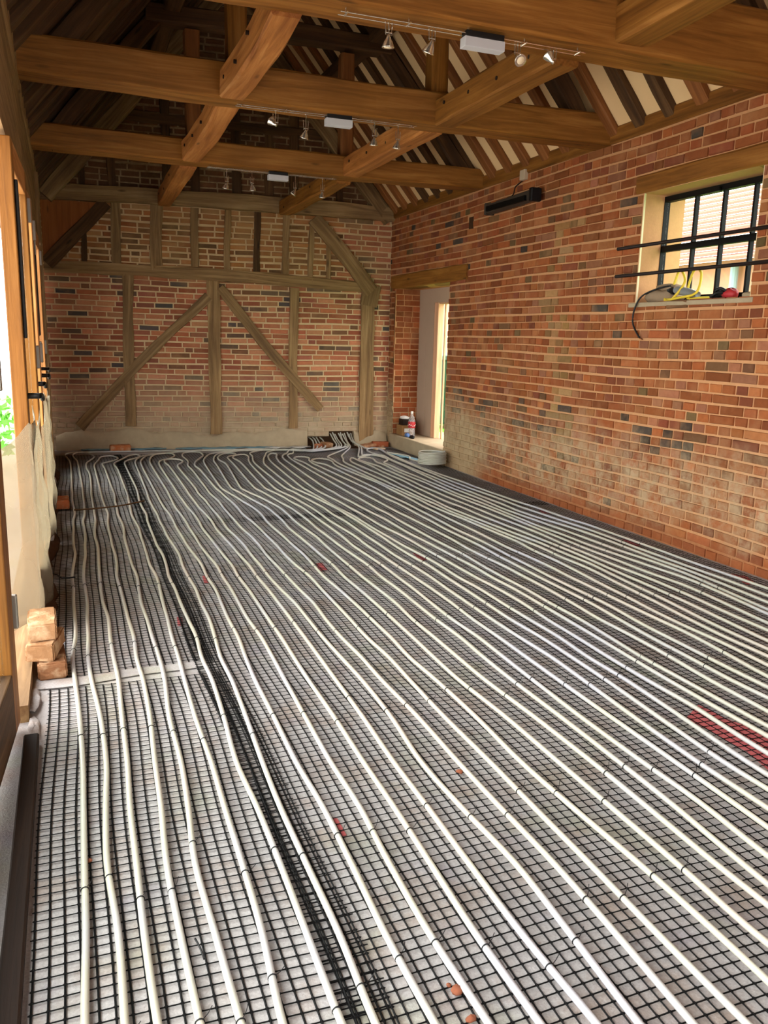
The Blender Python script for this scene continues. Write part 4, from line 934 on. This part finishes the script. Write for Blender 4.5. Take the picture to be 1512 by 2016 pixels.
# pipe coil beside the doorway
m = MB(); pts = []; cx, cy = 3.465, 7.66
for k in range(8*28+1):
    th = 2*math.pi*k/28; lv = k/28; pts.append((cx+(.138+.004*math.sin(3*lv))*math.cos(th), cy+(.138+.004*math.cos(2*lv))*math.sin(th), .042+.0155*lv))
m.tube(pts, .008, 8)
o = tag(m.build('pipe_coil', M['pipe'], smooth=True), 'coiled leftover white pipe lying on the floor beside the doorway', 'pipe coil')
m = MB(); m.tube(catmull([(cx-.1, cy+.10, .05), (cx-.10, cy+.35, .04), (cx-.02, cy+.6, .035), (cx-.13, cy+.95, .03)], .03), .008, 8); m.build('loose_end', M['pipe'], o, smooth=True)

# ================================================================== PLASTIC MESH SHEETS
def mesh_sheet(x0, x1, y0, y1, z, label, cell=.0305, seed=1, skew=0., ragged=.0, node_to=4.2, xb=None):
    rg = random.Random(seed); m = MB(); nx_ = int((x1-x0)/cell); ny_ = int((y1-y0)/cell); w = .0021
    def pt(x, y):
        wx = .006*math.sin(2.3*y+x*1.1+seed)+.004*math.sin(5.1*y+2*x); wy = .007*math.sin(2.9*x+.8*y+seed)+.004*math.sin(6*x+y)
        return Vector((x+wx+skew*(y-y0), y+wy+.0*x, z+.0008*math.sin(3.1*x+2.2*y)+.0007*math.sin(7*x-4*y)))
    X = [x0+cell*i for i in range(nx_+1)]; Yv = [y0+cell*j for j in range(ny_+1)]
    def strip(pts, across, w_, h_):
        vs_ = []
        for p in pts: vs_ += [p-across*w_, p+Vector((0, 0, h_)), p+across*w_]
        n = len(pts); m.add(vs_, [(i*3+k, i*3+k+1, (i+1)*3+k+1, (i+1)*3+k) for i in range(n-1) for k in range(2)])
    st = 3
    for x in X:
        ext = rg.uniform(0, ragged)
        yy = list(np.arange(y0-ext, Yv[-1]+ragged*.5, cell*st)) + [Yv[-1]+rg.uniform(0, ragged)]
        strip([pt(x, y) for y in yy], Vector((1, 0, 0)), w*1.05, .0018)
    for y in Yv:
        e0, e1 = rg.uniform(0, ragged), rg.uniform(0, ragged)
        xx = list(np.arange(x0-e0, X[-1], cell*st)) + [X[-1]+e1]
        strip([pt(x, y)+Vector((0, 0, .0005)) for x in xx], Vector((0, 1, 0)), w, .0015)
    q = .0062
    for y in Yv:
        if y > node_to: break
        for x in X:
            if abs(x) > y*.9+.4: continue
            p = pt(x, y)+Vector((0, 0, .002)); m.add([p+Vector((q, 0, -.0012)), p+Vector((0, q, -.0012)), p+Vector((-q, 0, -.0012)), p+Vector((0, -q, -.0012))], [(0, 1, 2, 3)])
    o = m.build('plastic_mesh', M['mesh']); return tag(o, label, 'mesh', 'black plastic mesh sheets on the floor')
mesh_sheet(-.125, .50, .55, 3.04, .0042, 'nearer black mesh sheet along the left edge, in front of the white gap', seed=1, ragged=.01)
mesh_sheet(-.15, .50, 3.14, 9.2, .0042, 'farther black mesh sheet along the left edge, beyond the white gap', seed=2, ragged=.01)
mesh_sheet(.425, R-.035, .55, 5.75, .0056, 'wide nearer black mesh sheet covering most of the floor', seed=3, ragged=.012)
mesh_sheet(.425, R-.035, 5.62, 9.15, .0046, 'wide farther black mesh sheet towards the doorway and far wall', seed=4, ragged=.012)
# crumpled double thickness where the sheets overlap
mesh_sheet(.425, .525, .9, 8.8, .0085, 'crumpled strip of mesh bunched up where the sheets overlap', cell=.025, seed=9, ragged=.012, skew=.0)

# ================================================================== BRICKS AND SCRAPS
def loose_brick(x, y, z, rz, label, group, size=(.215, .103, .065), pal=((176, 116, 70), 1), seed=1, tilt=(0, 0)):
    rg = random.Random(seed); m = MB(); a, b, c = [v/2 for v in size]; n = 5
    bmx = bmesh.new(); bmesh.ops.create_cube(bmx, size=1)
    for v in bmx.verts: v.co = Vector((v.co.x*2*a*rg.uniform(.96, 1.02), v.co.y*2*b*rg.uniform(.96, 1.02), v.co.z*2*c))
    bmesh.ops.bevel(bmx, geom=bmx.edges[:], offset=.006, segments=2, affect='EDGES')
    bmesh.ops.subdivide_edges(bmx, edges=[e for e in bmx.edges if e.calc_length() > .04], cuts=4, use_grid_fill=True)
    for v in bmx.verts: v.co += Vector((rg.uniform(-1, 1), rg.uniform(-1, 1), rg.uniform(-1, 1)))*.0014
    bmx.verts.ensure_lookup_table(); col = S(*pal[0])[:3]
    m.add([v.co.copy() for v in bmx.verts], [[v.index for v in f.verts] for f in bmx.faces], 0, col); bmx.free()
    o = m.build('loose_brick', MB_MAT); o.location = (x, y, z+c); o.rotation_euler = (tilt[0], tilt[1], rz)
    return tag(o, label, 'brick', group)
t, p, c = brick_mat('loose_brick_clay'); c = t.mix(t.maprange(t.noise(14, 4, .6, p), .5, .68, 0, .75), c, S(206, 176, 140)); t.col(c); t.bump(t.noise(70, 4, .7, p), .5, .006); MB_MAT = t.set(.9, 0, .1)
gname = 'loose bricks lying on the floor'
H2 = math.pi/2
loose_brick(-.112, 3.22, .008, H2+.05, 'lowest brick of the stack of three by the glazed side', gname, pal=((140, 98, 68), 1), seed=1)
loose_brick(-.130, 3.24, .074, H2-.18, 'middle brick of the stack of three by the glazed side', gname, pal=((150, 112, 78), 1), seed=2)
loose_brick(-.140, 3.28, .140, H2+.03, 'topmost chipped brick of the stack of three by the glazed side', gname, pal=((156, 120, 86), 1), seed=3)
loose_brick(-.085, 6.40, .012, H2+.02, 'single red brick on the mesh near the left edge', gname, pal=((182, 104, 66), 1), seed=4)
loose_brick(.50, 9.42, .012, .05, 'single orange brick lying against the foot of the far wall', gname, pal=((190, 112, 68), 1), seed=5)
loose_brick(2.83, 9.30, .01, .5, 'broken brick lying left of the pipe hole in the far wall', gname, (.13, .1, .06), ((150, 108, 76), 1), 6, (.1, .1))
loose_brick(2.72, 9.26, .008, -.4, 'small half brick in the rubble at the left of the pipe bundle', gname, (.1, .09, .05), ((160, 92, 62), 1), 7)
loose_brick(3.33, 9.27, .008, .3, 'flat brick slab right of the pipe bundle at the far wall', gname, (.24, .12, .035), ((166, 116, 84), 1), 8, (0, -.12))
loose_brick(3.50, 9.28, .008, -.2, 'reddish brick in the far right corner under the post', gname, (.2, .1, .06), ((156, 84, 54), 1), 9)
loose_brick(3.40, 9.05, .004, .2, 'pale flat stone chip near the far right corner', gname, (.14, .09, .02), ((206, 186, 160), 1), 10)
# membrane strips along the far wall
def strip_sheet(name, pts, w, mat, label, seed, z=.004):
    rg = random.Random(seed); m = MB(); cs = catmull(pts, .05); vs_ = []; nv = 5
    for i, p in enumerate(cs):
        t_ = (cs[min(i+1, len(cs)-1)]-cs[max(i-1, 0)]).normalized(); nn = Vector((-t_.y, t_.x, 0))
        for k in range(nv): vs_.append(p+nn*(w*(k/(nv-1)-.5)*(1+.25*math.sin(i*.9+seed)))+Vector((0, 0, z+.012*abs(math.sin(i*.7+k*1.3+seed))+rg.uniform(0, .01))))
    m.add(vs_, [(i*nv+k, i*nv+k+1, (i+1)*nv+k+1, (i+1)*nv+k) for i in range(len(cs)-1) for k in range(nv-1)])
    o = m.build(name, mat, smooth=True); so = o.modifiers.new('thickness', 'SOLIDIFY'); so.thickness = .0015
    return tag(o, label, 'membrane')
strip_sheet('membrane_strip', [(x, FD+FS*x-.12, 0) for x in (.1, .5, 1.0)], .10, M['bluefoil'], 'crumpled blue grey membrane at the left foot of the far wall', 1)
strip_sheet('membrane_strip', [(x, FD+FS*x-.13, 0) for x in (1.1, 1.7, 2.2)], .12, M['bluefoil'], 'blue membrane strip under the central post at the foot of the far wall', 4)
strip_sheet('membrane_strip', [(x, FD+FS*x-.15, 0) for x in (2.1, 2.35, 2.65)], .12, M['whitefoil'], 'pale membrane strip at the foot of the far wall left of the pipe bundle', 7)
strip_sheet('membrane_strip', [(3.40, 8.6, 0), (3.45, 8.3, 0), (3.50, 8.05, 0)], .10, M['bluefoil'], 'crumpled blue membrane on the floor below the doorway step', 9)
# white tape-like gap fleece between the near and far left mesh sheets
m = MB(); vs_ = []
for k in range(13):
    x = -.17+.62*k/12; yy = 3.085-.01*math.sin(k*.7)+.10*max(0, x-.1); hw = .042-.012*(k/12)
    vs_ += [(x, yy-hw, .0075), (x, yy+hw, .0075)]
m.add(vs_, [(2*k, 2*k+2, 2*k+3, 2*k+1) for k in range(12)]); o = m.build('fleece_strip', M['floor']); so = o.modifiers.new('thickness', 'SOLIDIFY'); so.thickness = .002
tag(o, 'white fleece strip showing across the gap between the two left mesh sheets', 'fleece')
# red sheet pieces showing through the mesh
def scrap(corners, label, z=.0026):
    c = [G(x, y, z) for x, y in corners]; m = MB(); n = len(c)
    m.add([Vector((v.x, v.y, z)) for v in c]+[Vector((v.x, v.y, z+.0015)) for v in c], [tuple(range(n-1, -1, -1)), tuple(range(n, 2*n))]+[(k, (k+1) % n, n+(k+1) % n, n+k) for k in range(n)])
    return tag(m.build('red_scrap', M['red_sheet']), label, 'scrap', 'red plastic scraps under the mesh')
scrap([(1375, 1388), (1440, 1420), (1530, 1450), (1580, 1500), (1540, 1540), (1470, 1480), (1400, 1440), (1350, 1415)], 'large torn red sheet under the mesh at the right edge')
scrap([(647, 1608), (664, 1612), (682, 1645), (660, 1648)], 'small bright red scrap under the mesh in the foreground')
scrap([(622, 1110), (634, 1108), (645, 1122), (630, 1124)], 'small red scrap under the mesh in the middle of the floor')
scrap([(812, 1088), (826, 1090), (842, 1102), (828, 1104)], 'small red scrap under the mesh right of the middle of the floor')
scrap([(1225, 1062), (1240, 1060), (1262, 1074), (1248, 1076)], 'red scrap beside the last pipe run near the right wall')
scrap([(1440, 1130), (1470, 1135), (1490, 1150), (1470, 1152)], 'red scrap beside the last pipe run at the right edge')
scrap([(1060, 1004), (1080, 1006), (1092, 1012), (1070, 1011)], 'tiny red scrap between the last pipe runs by the right wall')
scrap([(398, 1134), (410, 1134), (414, 1148), (402, 1148)], 'faint red scrap near the bunched mesh strip')
scrap([(348, 1215), (358, 1216), (360, 1232), (350, 1232)], 'red scrap under the bunched mesh strip beside the sixth pipe run')
for k, (px_, py_, r_, lb) in enumerate(((905, 1518, .011, 'orange brick crumb between pipe runs in the right foreground'), (900, 1948, .014, 'orange brick crumb near the bottom edge right of centre'), (928, 2004, .011, 'orange brick crumb at the very bottom edge'), (176, 1692, .008, 'orange brick chip against the first pipe run'), (884, 1936, .006, 'small brick grain beside the crumb near the bottom edge'))):
    p = G(px_, py_, .012); lump('brick_crumb', (p.x, p.y, .006), r_, r_*.8, r_*.6, M['crumb'], 60+k, lb, 'rubble', 9, 6)

# thin rods and wire lying on the mesh
def rod_on_floor(pts, r, name, mat, label, cat):
    m = MB(); m.tube(catmull([G(x, y, .03) for x, y in pts], .03), r, 7); return tag(m.build(name, mat, smooth=True), label, cat)
rod_on_floor([(146, 1004), (190, 1001), (240, 995), (284, 986)], .006, 'thin_rod', M['oak_dark'], 'thin dark rod lying across the mesh beside the single red brick', 'rod')
rod_on_floor([(92, 1128), (112, 1131), (122, 1138), (148, 1136)], .004, 'wire_offcut', M['black_plastic'], 'short black wire offcut on the mesh at the left edge behind the stacked bricks', 'wire')
rod_on_floor([(384, 1848), (394, 1866), (402, 1888)], .0022, 'wire_offcut', M['black_plastic'], 'short black wire end lying between the fourth and fifth pipe runs in the foreground', 'wire')
